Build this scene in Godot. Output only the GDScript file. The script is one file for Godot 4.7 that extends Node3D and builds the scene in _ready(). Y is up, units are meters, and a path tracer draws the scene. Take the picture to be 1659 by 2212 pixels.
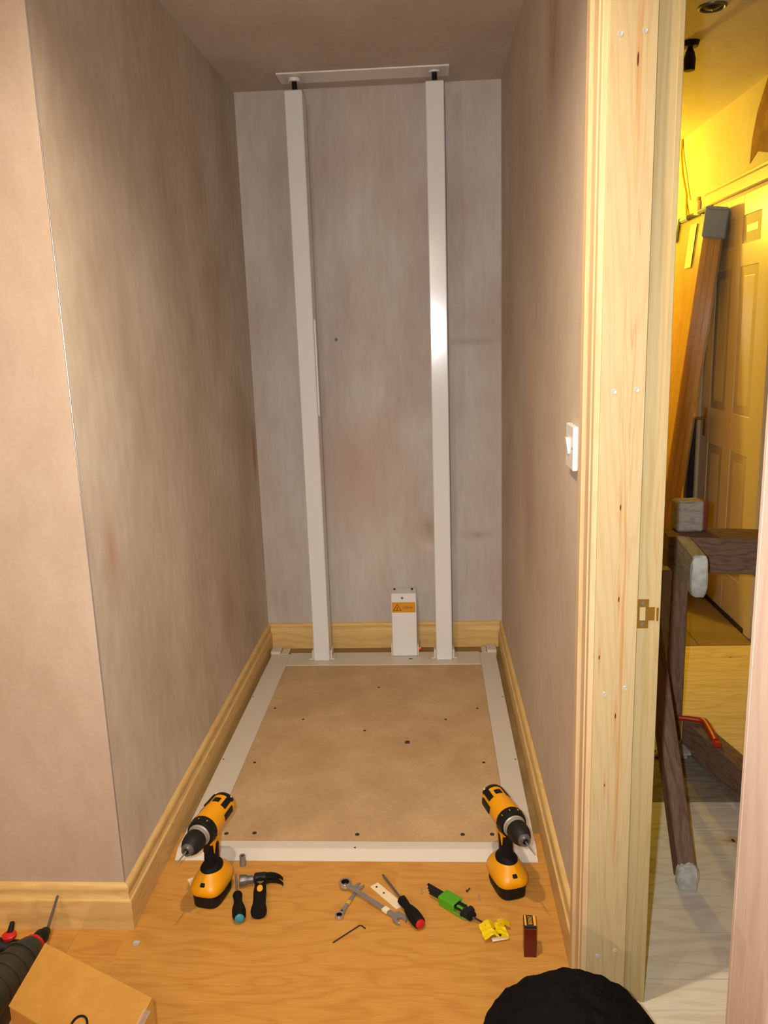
extends Node3D
# Plastered lift recess beside a doorway: white guide posts and platform, tools on an oak floor, hall beyond.

const XL := -0.775      # left side of the recess
const XR := 0.308       # right side, which runs on past the doorway
const ZB := -3.575      # back of the recess
const ZF := -1.732      # front face of the wall left of the recess
const YC := 2.403       # ceiling
const X2 := 1.451       # far wall of the hall
const YH := 2.44        # hall ceiling
const DZ0 := -1.505     # doorway, far jamb face
const DZ1 := -0.752     # doorway, near jamb face
const XO := 0.430       # hall side of the wall with the doorway
const WARM := Color(1.0, 0.90, 0.77)
const SOFT := Color(1.0, 0.93, 0.83)
const AMBER := Color(1.0, 0.895, 0.30)
const EYE := Vector3(0, 1.42, 0)

var rng := RandomNumberGenerator.new()
var mats := {}
var used := {}

# ------------------------------------------------------------------ mesh building
class Shape:
	var v := PackedVector3Array()
	var start := 0

	func begin() -> void:
		start = v.size()

	func tri(a: Vector3, b: Vector3, c: Vector3) -> void:
		v.append(a); v.append(b); v.append(c)

	func quad(a: Vector3, b: Vector3, c: Vector3, d: Vector3) -> void:
		tri(a, b, c); tri(a, c, d)

	func closed() -> void:   # turn the last piece so that its faces look outward
		var ct := Vector3.ZERO
		for i in range(start, v.size()): ct += v[i]
		ct /= max(1, v.size() - start)
		var vol := 0.0
		for i in range(start, v.size(), 3):
			vol += (v[i] - ct).dot((v[i + 1] - ct).cross(v[i + 2] - ct))
		if vol > 0.0:
			for i in range(start, v.size(), 3):
				var t := v[i + 1]; v[i + 1] = v[i + 2]; v[i + 2] = t

	func box(c: Vector3, s: Vector3, bev := 0.0, bs := Basis()) -> Shape:
		begin()
		var h := s * 0.5
		bev = min(bev, min(h.x, min(h.y, h.z)) * 0.9)
		if bev <= 0.0:
			var p := []
			for i in 8:
				p.append(c + bs * Vector3(h.x * (1 if i & 1 else -1), h.y * (1 if i & 2 else -1), h.z * (1 if i & 4 else -1)))
			quad(p[0], p[1], p[3], p[2]); quad(p[4], p[6], p[7], p[5])
			quad(p[0], p[4], p[5], p[1]); quad(p[2], p[3], p[7], p[6])
			quad(p[0], p[2], p[6], p[4]); quad(p[1], p[5], p[7], p[3])
			closed()
			return self
		var q := {}
		for i in 8:
			var sg := Vector3(1 if i & 1 else -1, 1 if i & 2 else -1, 1 if i & 4 else -1)
			for a in 3:
				var e := h - Vector3.ONE * bev
				e[a] = h[a]
				q[i * 3 + a] = c + bs * (e * sg)
		for a in 3:                                # faces
			var b := (a + 1) % 3
			var d := (a + 2) % 3
			for s2 in 2:
				var i0: int = (1 << a) * s2
				var i1: int = i0 | (1 << b)
				var i2: int = i1 | (1 << d)
				var i3: int = i0 | (1 << d)
				var f := [q[i0 * 3 + a], q[i1 * 3 + a], q[i2 * 3 + a], q[i3 * 3 + a]]
				if s2 == 1: quad(f[0], f[3], f[2], f[1])
				else: quad(f[0], f[1], f[2], f[3])
			for k in 4:                            # edges along a
				var j0: int = ((k & 1) << b) | ((k >> 1) << d)
				var j1: int = j0 | (1 << a)
				var flip := (k == 0 or k == 3)
				var g := [q[j0 * 3 + b], q[j1 * 3 + b], q[j1 * 3 + d], q[j0 * 3 + d]]
				if flip: quad(g[0], g[1], g[2], g[3])
				else: quad(g[3], g[2], g[1], g[0])
		for i in 8:
			var odd := (i & 1) + ((i >> 1) & 1) + ((i >> 2) & 1)
			if odd % 2 == 0: tri(q[i * 3], q[i * 3 + 2], q[i * 3 + 1])
			else: tri(q[i * 3], q[i * 3 + 1], q[i * 3 + 2])
		closed()
		return self

	func loft(rings: Array, cap0 := true, cap1 := true) -> Shape:
		begin()
		for k in rings.size() - 1:
			var a: PackedVector3Array = rings[k]
			var b: PackedVector3Array = rings[k + 1]
			var n := a.size()
			for i in n:
				var j := (i + 1) % n
				quad(a[i], a[j], b[j], b[i])
		for e in 2:
			if (e == 0 and not cap0) or (e == 1 and not cap1): continue
			var r: PackedVector3Array = rings[0] if e == 0 else rings[-1]
			var ct := Vector3.ZERO
			for p in r: ct += p
			ct /= r.size()
			for i in r.size():
				var j := (i + 1) % r.size()
				if e == 0: tri(ct, r[j], r[i])
				else: tri(ct, r[i], r[j])
		closed()
		return self

	func lathe(prof: Array, xf := Transform3D(), segs := 24) -> Shape:   # profile of (radius, height) about y
		var rings := []
		for p in prof:
			var r := PackedVector3Array()
			for i in segs:
				var t := TAU * i / segs
				r.append(xf * Vector3(p.x * cos(t), p.y, p.x * sin(t)))
			rings.append(r)
		return loft(rings)

	func ring_lathe(prof: Array, xf := Transform3D(), segs := 24) -> Shape:   # closed profile, so a hole is left
		begin()
		var m := prof.size()
		for i in segs:
			var t0 := TAU * i / segs
			var t1 := TAU * (i + 1) / segs
			for k in m:
				var p: Vector2 = prof[k]
				var q: Vector2 = prof[(k + 1) % m]
				quad(xf * Vector3(p.x * cos(t0), p.y, p.x * sin(t0)), xf * Vector3(p.x * cos(t1), p.y, p.x * sin(t1)),
					xf * Vector3(q.x * cos(t1), q.y, q.x * sin(t1)), xf * Vector3(q.x * cos(t0), q.y, q.x * sin(t0)))
		closed()
		return self

	func tube(pts: Array, rad, segs := 10) -> Shape:
		var rings := []
		var n := pts.size()
		var up := Vector3.UP
		var d0: Vector3 = (pts[1] - pts[0]).normalized()
		if abs(d0.dot(up)) > 0.9: up = Vector3.RIGHT
		var side := d0.cross(up).normalized()
		for k in n:
			var d: Vector3
			if k == 0: d = d0
			elif k == n - 1: d = (pts[k] - pts[k - 1]).normalized()
			else: d = ((pts[k + 1] - pts[k]).normalized() + (pts[k] - pts[k - 1]).normalized()).normalized()
			side = (side - d * side.dot(d)).normalized()
			var w := d.cross(side)
			var r: float = rad[k] if rad is Array else rad
			var ring := PackedVector3Array()
			for i in segs:
				var t := TAU * i / segs
				ring.append(pts[k] + (side * cos(t) + w * sin(t)) * r)
			rings.append(ring)
		return loft(rings)

	func extrude(poly: PackedVector2Array, h: float, xf := Transform3D(), bev := 0.0) -> Shape:   # outline in x, y; thickness 0..h along z
		begin()
		var n := poly.size()
		var ins := PackedVector2Array()
		var area := 0.0
		for i in n: area += poly[i].cross(poly[(i + 1) % n])
		var sgn := 1.0 if area > 0 else -1.0
		for i in n:
			var e0 := (poly[i] - poly[(i + n - 1) % n]).normalized()
			var e1 := (poly[(i + 1) % n] - poly[i]).normalized()
			var n0 := Vector2(-e0.y, e0.x) * sgn
			var n1 := Vector2(-e1.y, e1.x) * sgn
			var nn := (n0 + n1).normalized()
			ins.append(poly[i] + nn * bev / max(0.4, nn.dot(n0)))
		var levels := [[poly, 0.0], [poly, h]] if bev <= 0.0 else [[ins, 0.0], [poly, bev], [poly, h - bev], [ins, h]]
		for k in levels.size() - 1:
			for i in n:
				var j := (i + 1) % n
				var a: PackedVector2Array = levels[k][0]
				var b: PackedVector2Array = levels[k + 1][0]
				var za: float = levels[k][1]
				var zb: float = levels[k + 1][1]
				quad(xf * Vector3(a[i].x, a[i].y, za), xf * Vector3(a[j].x, a[j].y, za), xf * Vector3(b[j].x, b[j].y, zb), xf * Vector3(b[i].x, b[i].y, zb))
		var face: PackedVector2Array = levels[0][0]
		var ix := Geometry2D.triangulate_polygon(face)
		for i in range(0, ix.size(), 3):
			var a2 := face[ix[i]]
			var b2 := face[ix[i + 1]]
			var c2 := face[ix[i + 2]]
			if (b2 - a2).cross(c2 - a2) * sgn < 0.0:
				var t := b2; b2 = c2; c2 = t
			tri(xf * Vector3(a2.x, a2.y, h), xf * Vector3(b2.x, b2.y, h), xf * Vector3(c2.x, c2.y, h))
			tri(xf * Vector3(a2.x, a2.y, 0), xf * Vector3(c2.x, c2.y, 0), xf * Vector3(b2.x, b2.y, 0))
		closed()
		return self

	func patch(grid: Array, depth: float) -> Shape:   # a curved plate: rows of points, thickened inward along their own normals
		begin()
		var rows := grid.size()
		var cols: int = grid[0].size()
		var low := []
		for i in rows:
			var r := []
			for j in cols:
				var a: Vector3 = grid[min(i + 1, rows - 1)][j] - grid[max(i - 1, 0)][j]
				var b: Vector3 = grid[i][min(j + 1, cols - 1)] - grid[i][max(j - 1, 0)]
				r.append(grid[i][j] + a.cross(b).normalized() * depth)
			low.append(r)
		for i in rows - 1:
			for j in cols - 1:
				quad(grid[i][j], grid[i + 1][j], grid[i + 1][j + 1], grid[i][j + 1])
				quad(low[i][j], low[i][j + 1], low[i + 1][j + 1], low[i + 1][j])
		for i in rows - 1:
			quad(grid[i][0], low[i][0], low[i + 1][0], grid[i + 1][0])
			quad(grid[i][cols - 1], grid[i + 1][cols - 1], low[i + 1][cols - 1], low[i][cols - 1])
		for j in cols - 1:
			quad(grid[0][j], grid[0][j + 1], low[0][j + 1], low[0][j])
			quad(grid[rows - 1][j], low[rows - 1][j], low[rows - 1][j + 1], grid[rows - 1][j + 1])
		closed()
		return self

	func mould(prof: Array, p0: Vector3, p1: Vector3, out: Vector3, up: Vector3, m0 := 0.0, m1 := 0.0) -> Shape:
		# profile of (thickness, height) run from p0 to p1; m0, m1: how far each end grows along the run per unit of thickness (mitres)
		var al := (p1 - p0).normalized()
		var rings := []
		for e in 2:
			var r := PackedVector3Array()
			for q in prof:
				var base: Vector3 = p0 - al * (m0 * q.x) if e == 0 else p1 + al * (m1 * q.x)
				r.append(base + out * q.x + up * q.y)
			rings.append(r)
		begin()
		var n := prof.size()
		for i in n:
			var j := (i + 1) % n
			quad(rings[0][i], rings[0][j], rings[1][j], rings[1][i])
		var flat := PackedVector2Array()
		for q in prof: flat.append(q)
		var ix := Geometry2D.triangulate_polygon(flat)
		for i in range(0, ix.size(), 3):
			tri(rings[0][ix[i]], rings[0][ix[i + 1]], rings[0][ix[i + 2]])
			tri(rings[1][ix[i]], rings[1][ix[i + 2]], rings[1][ix[i + 1]])
		# caps are wound by comparison with the run
		closed()
		for i in range(v.size() - ix.size() * 2, v.size(), 3):
			var nrm := (v[i + 2] - v[i]).cross(v[i + 1] - v[i])
			var ct := (v[i] + v[i + 1] + v[i + 2]) / 3.0
			var want := -al if (ct - p0).dot(al) < (p1 - p0).length() * 0.5 else al
			if nrm.dot(want) < 0.0:
				var t := v[i + 1]; v[i + 1] = v[i + 2]; v[i + 2] = t
		return self

	func moved(xf: Transform3D) -> Shape:
		for i in v.size(): v[i] = xf * v[i]
		return self


func mesh_of(s: Shape, grain := 1, uvs := Vector2.ONE, uvo := Vector2.ZERO, smooth_deg := 38.0) -> ArrayMesh:
	var n := s.v.size()
	var fn := PackedVector3Array(); fn.resize(n / 3)
	var at := {}
	for f in n / 3:
		var a := s.v[f * 3]; var b := s.v[f * 3 + 1]; var c := s.v[f * 3 + 2]
		fn[f] = (c - a).cross(b - a)
		for k in 3:
			var key := Vector3i((s.v[f * 3 + k] * 20000.0).round())
			if not at.has(key): at[key] = PackedInt32Array()
			at[key].append(f)
	var nr := PackedVector3Array(); nr.resize(n)
	var uv := PackedVector2Array(); uv.resize(n)
	var lim := cos(deg_to_rad(smooth_deg))
	for f in n / 3:
		var me := fn[f].normalized()
		for k in 3:
			var i := f * 3 + k
			var p := s.v[i]
			var sum := Vector3.ZERO
			for g in at[Vector3i((p * 20000.0).round())]:
				if fn[g].normalized().dot(me) > lim: sum += fn[g]
			nr[i] = sum.normalized() if sum.length() > 1e-14 else me
			var o1 := (grain + 1) % 3
			var o2 := (grain + 2) % 3
			var u: float
			var w: float = p[grain]
			if abs(me[grain]) > 0.8: u = p[o1]; w = p[o2]
			elif abs(me[o1]) > abs(me[o2]): u = p[o2]
			else: u = p[o1]
			uv[i] = Vector2(u, -w) * uvs + uvo
	var ar := []
	ar.resize(Mesh.ARRAY_MAX)
	ar[Mesh.ARRAY_VERTEX] = s.v
	ar[Mesh.ARRAY_NORMAL] = nr
	ar[Mesh.ARRAY_TEX_UV] = uv
	var m := ArrayMesh.new()
	m.add_surface_from_arrays(Mesh.PRIMITIVE_TRIANGLES, ar)
	return m

# ------------------------------------------------------------------ nodes
func numbered(called: String) -> String:
	if not used.has(called):
		used[called] = 0
		return called
	used[called] += 1
	return "%s_%03d" % [called, used[called]]

func obj(called: String, s: Shape, mat: Material, parent: Node = null, grain := 1, uvs := Vector2.ONE, uvo := Vector2.ZERO, sm := 38.0) -> MeshInstance3D:
	var o := MeshInstance3D.new()
	o.mesh = mesh_of(s, grain, uvs, uvo, sm)
	o.mesh.surface_set_material(0, mat)
	if parent == null:
		o.name = numbered(called)
		add_child(o)
	else:
		o.name = called
		parent.add_child(o, true)
	return o

func tag(o: Node, label: String, category: String, group := "", kind := "") -> Node:
	o.set_meta("label", label)
	o.set_meta("category", category)
	if group != "": o.set_meta("group", group)
	if kind != "": o.set_meta("kind", kind)
	return o

func thing(called: String, label: String, category: String, at := Vector3.ZERO, turn := 0.0, group := "", kind := "") -> Node3D:
	var o := Node3D.new()
	o.name = numbered(called)
	add_child(o)
	o.position = at
	o.rotation.y = turn
	tag(o, label, category, group, kind)
	return o

func seat(o: Node, label: String) -> void:
	o.set_meta("label", label)

func rnd2() -> Vector2:
	return Vector2(rng.randf(), rng.randf())

# ------------------------------------------------------------------ textures and materials
func noise_bytes(w: int, h: int, freq: float, octaves: int, sd: int, kind := FastNoiseLite.TYPE_SIMPLEX_SMOOTH) -> PackedByteArray:
	var n := FastNoiseLite.new()
	n.noise_type = kind
	n.seed = sd
	n.frequency = freq
	n.fractal_octaves = octaves
	var im := n.get_seamless_image(w, h)
	im.convert(Image.FORMAT_L8)
	return im.get_data()

func tex_of(px: PackedByteArray, w: int, h: int) -> ImageTexture:
	var im := Image.create_from_data(w, h, false, Image.FORMAT_RGB8, px)
	im.generate_mipmaps()
	return ImageTexture.create_from_image(im)

func plaster(sd: int, w: int, h: int, light: Color, dark: Color, amount: float, marks: Array, streak_v := true) -> ImageTexture:
	# skimmed plaster: broad damp and dry patches, trowel streaks, a little grit; marks are stains as [u, v, half width, half height, colour, strength]
	var big := noise_bytes(256, 256, 0.012, 3, sd)
	var mid := noise_bytes(256, 256, 0.03, 4, sd + 1)
	var fine := noise_bytes(256, 256, 0.35, 2, sd + 2)
	var px := PackedByteArray(); px.resize(w * h * 3)
	for y in h:
		for x in w:
			var b := big[((y * 256 / h) & 255) * 256 + ((x * 256 / w) & 255)] / 255.0
			var s: float
			if streak_v: s = mid[((y * 256 * 2 / h) & 255) * 256 + ((x * 256 * 4 / w) & 255)] / 255.0
			else: s = mid[((y * 256 * 4 / h) & 255) * 256 + ((x * 256 * 4 / w) & 255)] / 255.0
			var f := fine[(y & 255) * 256 + (x & 255)] / 255.0
			var t: float = clamp(0.5 + (b - 0.5) * 1.5 * amount + (s - 0.5) * 0.8 * amount, 0.0, 1.0)
			var c := dark.lerp(light, t)
			var g := 1.0 + (f - 0.5) * 0.05
			for m in marks:
				var du: float = (float(x) / w - m[0]) / m[2]
				var dv: float = (float(y) / h - m[1]) / m[3]
				var d2: float = du * du + dv * dv
				if d2 < 3.0:
					c = c.lerp(m[4], clamp(m[5] * exp(-d2 * 1.6) * (0.4 + 1.2 * s), 0.0, 1.0))
			var i := (y * w + x) * 3
			px[i] = int(clamp(c.r * g * 255.0, 0, 255)); px[i + 1] = int(clamp(c.g * g * 255.0, 0, 255)); px[i + 2] = int(clamp(c.b * g * 255.0, 0, 255))
	return tex_of(px, w, h)

func wood(sd: int, w: int, h: int, light: Color, dark: Color, rings: float, warp: float, streak: float, vein := 0.5, slope := 1.2, knots := [], lines := 0.38) -> ImageTexture:
	# grain runs along v; rings: growth lines across the width; knots as [u, v, size]
	var n1 := noise_bytes(256, 256, 0.01, 3, sd)
	var n2 := noise_bytes(256, 256, 0.06, 3, sd + 5)
	var n3 := noise_bytes(256, 256, 0.3, 2, sd + 9)
	var px := PackedByteArray(); px.resize(w * h * 3)
	var kc := Color(0.30, 0.17, 0.08)
	var flame := Color(0.72, 0.47, 0.25)
	for y in h:
		var v := float(y) / h
		for x in w:
			var u := float(x) / w
			var a := n1[((y * 256 / h) & 255) * 256 + ((x * 256 / w) & 255)] / 255.0 - 0.5
			var st := n2[((y * 256 / h) & 255) * 256 + ((x * 256 * 4 / w) & 255)] / 255.0 - 0.5
			var fi := n3[((y / 6) & 255) * 256 + ((x * 2) & 255)] / 255.0 - 0.5
			var g: float = rings * abs(u - vein + 0.10 * a) + slope * v + warp * a
			var near := 0.0
			var heart := 0.0
			var ring := 0.0
			for k in knots:
				var du: float = (u - k[0]) / k[2]
				var dv: float = (v - k[1]) / (k[2] * k[3])
				var d2: float = du * du + dv * dv
				if d2 < 300.0:
					g += 1.3 * exp(-d2 / 9.0) * (1.0 if u > k[0] else -1.0) * 0.8
					near = max(near, 1.0 - smoothstep(0.5, 1.1, d2))
					heart = max(heart, exp(-du * du * 0.35 - dv * dv * 0.012) * (0.35 + 0.65 * pow(0.5 + 0.5 * sin(du * 2.6 + 0.3 * dv), 2.0)))
					ring = max(ring, exp(-abs(d2 - 2.2)) * 0.5)
			var line := 0.5 + 0.5 * sin(TAU * g)
			line = pow(line, 3.0)
			var t: float = clamp(line * lines + ring * 0.6 + (0.5 + st) * streak + fi * 0.12, 0.0, 1.0)
			if knots.size() > 3:
				var vd := absf(u - 0.60 - 0.22 * a)
				heart = max(heart, exp(-vd * vd / 0.0012) * clamp(0.15 + 2.6 * a, 0.0, 0.7))
				t = clamp(t + 0.5 * exp(-pow((vd - 0.11) / 0.007, 2.0)) + 0.35 * exp(-pow((vd - 0.15) / 0.006, 2.0)), 0.0, 1.0)
			var c := light.lerp(dark, t).lerp(flame, heart * 0.85).lerp(kc, near)
			var i := (y * w + x) * 3
			px[i] = int(clamp(c.r * 255.0, 0, 255)); px[i + 1] = int(clamp(c.g * 255.0, 0, 255)); px[i + 2] = int(clamp(c.b * 255.0, 0, 255))
	return tex_of(px, w, h)

func plain(called: String, c: Color, rough := 0.6, metal := 0.0, spec := 0.5) -> StandardMaterial3D:
	var m := StandardMaterial3D.new()
	m.resource_name = called
	m.albedo_color = c
	m.roughness = rough
	m.metallic = metal
	m.metallic_specular = spec
	mats[called] = m
	return m

func textured(called: String, t: Texture2D, rough := 0.7, spec := 0.4) -> StandardMaterial3D:
	var m := plain(called, Color.WHITE, rough, 0.0, spec)
	m.albedo_texture = t
	return m

func make_materials() -> void:
	var pl := Color(0.815, 0.766, 0.698)
	var pd := Color(0.722, 0.652, 0.575)
	var rust := Color(0.66, 0.44, 0.31)
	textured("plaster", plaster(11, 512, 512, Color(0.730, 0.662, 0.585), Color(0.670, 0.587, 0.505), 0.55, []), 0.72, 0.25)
	textured("plaster_back", plaster(23, 512, 1024, Color(0.768, 0.748, 0.722), Color(0.700, 0.640, 0.600), 0.6, [
		[0.345, 0.415, 0.006, 0.003, Color(0.35, 0.28, 0.24), 1.0], [0.69, 0.80, 0.03, 0.012, Color(0.84, 0.76, 0.72), 0.9],
		[0.70, 0.765, 0.05, 0.03, Color(0.62, 0.54, 0.45), 0.5], [0.9, 0.78, 0.07, 0.01, Color(0.55, 0.47, 0.4), 0.35],
		[0.88, 0.425, 0.12, 0.008, Color(0.58, 0.5, 0.44), 0.3], [0.4, 0.66, 0.16, 0.1, Color(0.72, 0.58, 0.5), 0.4]]), 0.7, 0.25)
	textured("plaster_left", plaster(37, 640, 1024, pl, pd, 0.65, [
		[0.07, 0.615, 0.022, 0.05, rust, 0.3], [0.955, 0.61, 0.018, 0.05, rust, 0.7], [0.2, 0.33, 0.03, 0.12, Color(0.66, 0.57, 0.50), 0.2], [0.62, 0.82, 0.06, 0.06, rust, 0.18]]), 0.72, 0.25)
	textured("plaster_right", plaster(53, 640, 1024, pl, pd.lightened(0.06), 0.5, [
		[0.86, 0.18, 0.04, 0.12, Color(0.84, 0.76, 0.72), 0.7], [0.3, 0.12, 0.06, 0.1, Color(0.60, 0.5, 0.43), 0.5], [0.5, 0.6, 0.08, 0.15, Color(0.7, 0.54, 0.46), 0.4]]), 0.7, 0.25)
	textured("plaster_ceiling", plaster(71, 512, 512, Color(0.80, 0.75, 0.70), Color(0.72, 0.66, 0.60), 0.45, [], false), 0.75, 0.2)
	textured("hall_paint", plaster(91, 256, 256, Color(0.80, 0.73, 0.60), Color(0.76, 0.68, 0.55), 0.6, []), 0.6, 0.3)
	textured("bare_plaster", plaster(97, 256, 256, Color(0.62, 0.46, 0.30), Color(0.52, 0.37, 0.23), 0.9, [], false), 0.8, 0.2)
	textured("hall_ceiling_paint", plaster(95, 256, 256, Color(0.90, 0.84, 0.74), Color(0.85, 0.79, 0.68), 0.7, []), 0.7, 0.3)
	var p1 := Color(0.850, 0.720, 0.470)
	var p2 := Color(0.755, 0.595, 0.345)
	textured("pine", wood(101, 256, 1024, p1, p2, 9.0, 2.2, 0.35), 0.5, 0.35)
	textured("pine_arch", wood(103, 256, 1024, Color(0.830, 0.730, 0.570), Color(0.775, 0.640, 0.460), 6.0, 1.6, 0.35, 0.3, 0.6), 0.5, 0.35)
	textured("pine_flash_pale", wood(107, 256, 1024, Color(0.700, 0.615, 0.545), Color(0.640, 0.530, 0.460), 4.0, 1.2, 0.45, 0.3, 0.5), 0.55, 0.3)  # pinkish pallor of flash-lit wood put into the near architrave colour
	textured("pine_lining", wood(131, 384, 2048, Color(0.765, 0.690, 0.525), Color(0.695, 0.560, 0.370), 5.0, 1.6, 0.35, 0.66, 11.0, [
		[0.52, 0.470, 0.018, 0.16], [0.545, 0.557, 0.018, 0.16], [0.12, 0.614, 0.018, 0.12], [0.55, 0.674, 0.018, 0.16], [0.33, 0.747, 0.014, 0.12],
		[0.60, 0.10, 0.02, 0.3]], 0.22), 0.5, 0.35)
	textured("pine_rebate", wood(141, 256, 1024, Color(0.745, 0.670, 0.490), Color(0.680, 0.565, 0.370), 6.0, 1.0, 0.35, 0.2, 0.6), 0.5, 0.35)
	textured("oak_floor", wood(151, 384, 1024, Color(0.800, 0.590, 0.285), Color(0.705, 0.480, 0.205), 5.0, 3.0, 0.55, 0.4, 2.5), 0.38, 0.4)
	textured("hall_board", wood(171, 256, 1024, Color(0.93, 0.84, 0.64), Color(0.80, 0.67, 0.45), 6.0, 2.0, 0.35, 0.5, 1.0, [[0.3, 0.35, 0.035, 0.12], [0.7, 0.72, 0.03, 0.12]]), 0.5, 0.35)
	textured("hall_board_dusty_flashlit", wood(173, 256, 1024, Color(0.86, 0.835, 0.79), Color(0.74, 0.69, 0.63), 6.0, 2.0, 0.35, 0.5, 1.0, [[0.3, 0.35, 0.035, 0.12], [0.7, 0.72, 0.03, 0.12]]), 0.65, 0.3)  # dusty near boards, also greyed in colour for the cool flash light
	textured("hall_board_shaded", wood(177, 256, 512, Color(0.60, 0.565, 0.51), Color(0.45, 0.40, 0.35), 5.0, 2.0, 0.8), 0.9, 0.15)  # dark shade beside the trestle put into the colour of these boards
	textured("dusty_wood", wood(191, 256, 1024, Color(0.58, 0.47, 0.39), Color(0.42, 0.315, 0.25), 7.0, 2.0, 0.8), 0.9, 0.15)
	textured("pale_dust_wood", wood(193, 256, 512, Color(0.74, 0.70, 0.65), Color(0.58, 0.53, 0.48), 6.0, 2.0, 0.8), 0.9, 0.15)
	textured("panel_board", plaster(211, 512, 512, Color(0.775, 0.655, 0.490), Color(0.685, 0.560, 0.400), 0.55, [], false), 0.6, 0.3)
	textured("hardboard", plaster(223, 256, 256, Color(0.60, 0.50, 0.32), Color(0.52, 0.42, 0.26), 0.6, [], false), 0.75, 0.25)
	textured("card", plaster(231, 256, 256, Color(0.76, 0.57, 0.27), Color(0.70, 0.51, 0.225), 0.5, []), 0.75, 0.25)
	textured("orange_wood", wood(241, 256, 1024, Color(0.84, 0.61, 0.27), Color(0.70, 0.43, 0.15), 5.0, 2.0, 0.4), 0.3, 0.6)
	textured("dust_lump", plaster(251, 256, 256, Color(0.86, 0.86, 0.82), Color(0.66, 0.64, 0.60), 1.0, [], false), 0.95, 0.1)
	textured("bag_cloth", plaster(261, 256, 256, Color(0.075, 0.070, 0.070), Color(0.050, 0.046, 0.046), 1.0, [], false), 0.9, 0.2)
	plain("white_steel", Color(0.855, 0.855, 0.850), 0.17, 0.0, 0.5)
	plain("white_frame", Color(0.805, 0.765, 0.705), 0.45, 0.0, 0.4)
	plain("white_plastic", Color(0.90, 0.88, 0.86), 0.3)
	plain("dark_steel", Color(0.16, 0.14, 0.15), 0.35, 0.8)
	plain("steel", Color(0.60, 0.58, 0.56), 0.36, 0.55)
	plain("chrome", Color(0.74, 0.73, 0.71), 0.2, 0.75)
	plain("dull_steel", Color(0.44, 0.42, 0.41), 0.4, 0.6)
	plain("screw_dark", Color(0.30, 0.25, 0.22), 0.5, 0.6)
	plain("brass", Color(0.66, 0.49, 0.19), 0.38, 0.6)
	plain("drill_yellow", Color(0.87, 0.585, 0.025), 0.38, 0.0, 0.5)
	plain("drill_piping", Color(0.88, 0.42, 0.05), 0.45)
	plain("drill_black", Color(0.055, 0.047, 0.045), 0.5, 0.0, 0.4)
	plain("drill_grip", Color(0.075, 0.065, 0.062), 0.7, 0.0, 0.3)
	plain("rubber", Color(0.09, 0.085, 0.08), 0.6, 0.0, 0.4)
	plain("collar_grey", Color(0.62, 0.58, 0.53), 0.4, 0.3)
	plain("teal", Color(0.20, 0.52, 0.58), 0.4)
	plain("red_plastic", Color(0.74, 0.10, 0.08), 0.4)
	plain("deep_red", Color(0.36, 0.075, 0.02), 0.25, 0.0, 0.5)
	plain("green_plastic", Color(0.30, 0.60, 0.08), 0.45)
	plain("yellow_sheet", Color(0.90, 0.78, 0.05), 0.4)
	plain("label_yellow", Color(0.80, 0.54, 0.03), 0.5)
	plain("label_gold", Color(0.92, 0.68, 0.22), 0.4)
	plain("ink", Color(0.14, 0.09, 0.05), 0.6)
	plain("white_card", Color(0.90, 0.82, 0.68), 0.6)
	plain("tape_white", Color(0.90, 0.84, 0.70), 0.6)
	plain("tape_yellow", Color(0.78, 0.64, 0.12), 0.6)
	plain("saw_red", Color(0.70, 0.16, 0.05), 0.4)
	plain("door_paint", Color(0.86, 0.78, 0.62), 0.28, 0.0, 0.5)
	plain("foam_grey", Color(0.56, 0.62, 0.70), 0.7)
	plain("bright_zinc", Color(0.82, 0.82, 0.80), 0.25, 0.35)
	plain("navy", Color(0.06, 0.07, 0.16), 0.4)
	plain("grey_bar", Color(0.48, 0.50, 0.56), 0.4)
	plain("brick_red", Color(0.50, 0.20, 0.08), 0.85)
	plain("sds_grey", Color(0.22, 0.21, 0.17), 0.45, 0.3)
	plain("dark_gap", Color(0.12, 0.09, 0.07), 0.9)
	var film := plain("film", Color(0.95, 0.85, 0.6, 0.16), 0.15)
	film.transparency = BaseMaterial3D.TRANSPARENCY_ALPHA
	var clear := plain("clear_tape", Color(0.95, 0.95, 0.95, 0.2), 0.1)
	clear.transparency = BaseMaterial3D.TRANSPARENCY_ALPHA
	var led := plain("led", Color(0.9, 0.1, 0.05), 0.4)
	led.emission_enabled = true
	led.emission = Color(1.0, 0.12, 0.05)
	led.emission_energy_multiplier = 3.0
	for nm in ["lamp_warm", "lamp_amber"]:
		var lm := plain(nm, Color(0.9, 0.85, 0.75), 0.4)
		lm.emission_enabled = true
		lm.emission = WARM if nm == "lamp_warm" else AMBER
		lm.emission_energy_multiplier = 4.0

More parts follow.
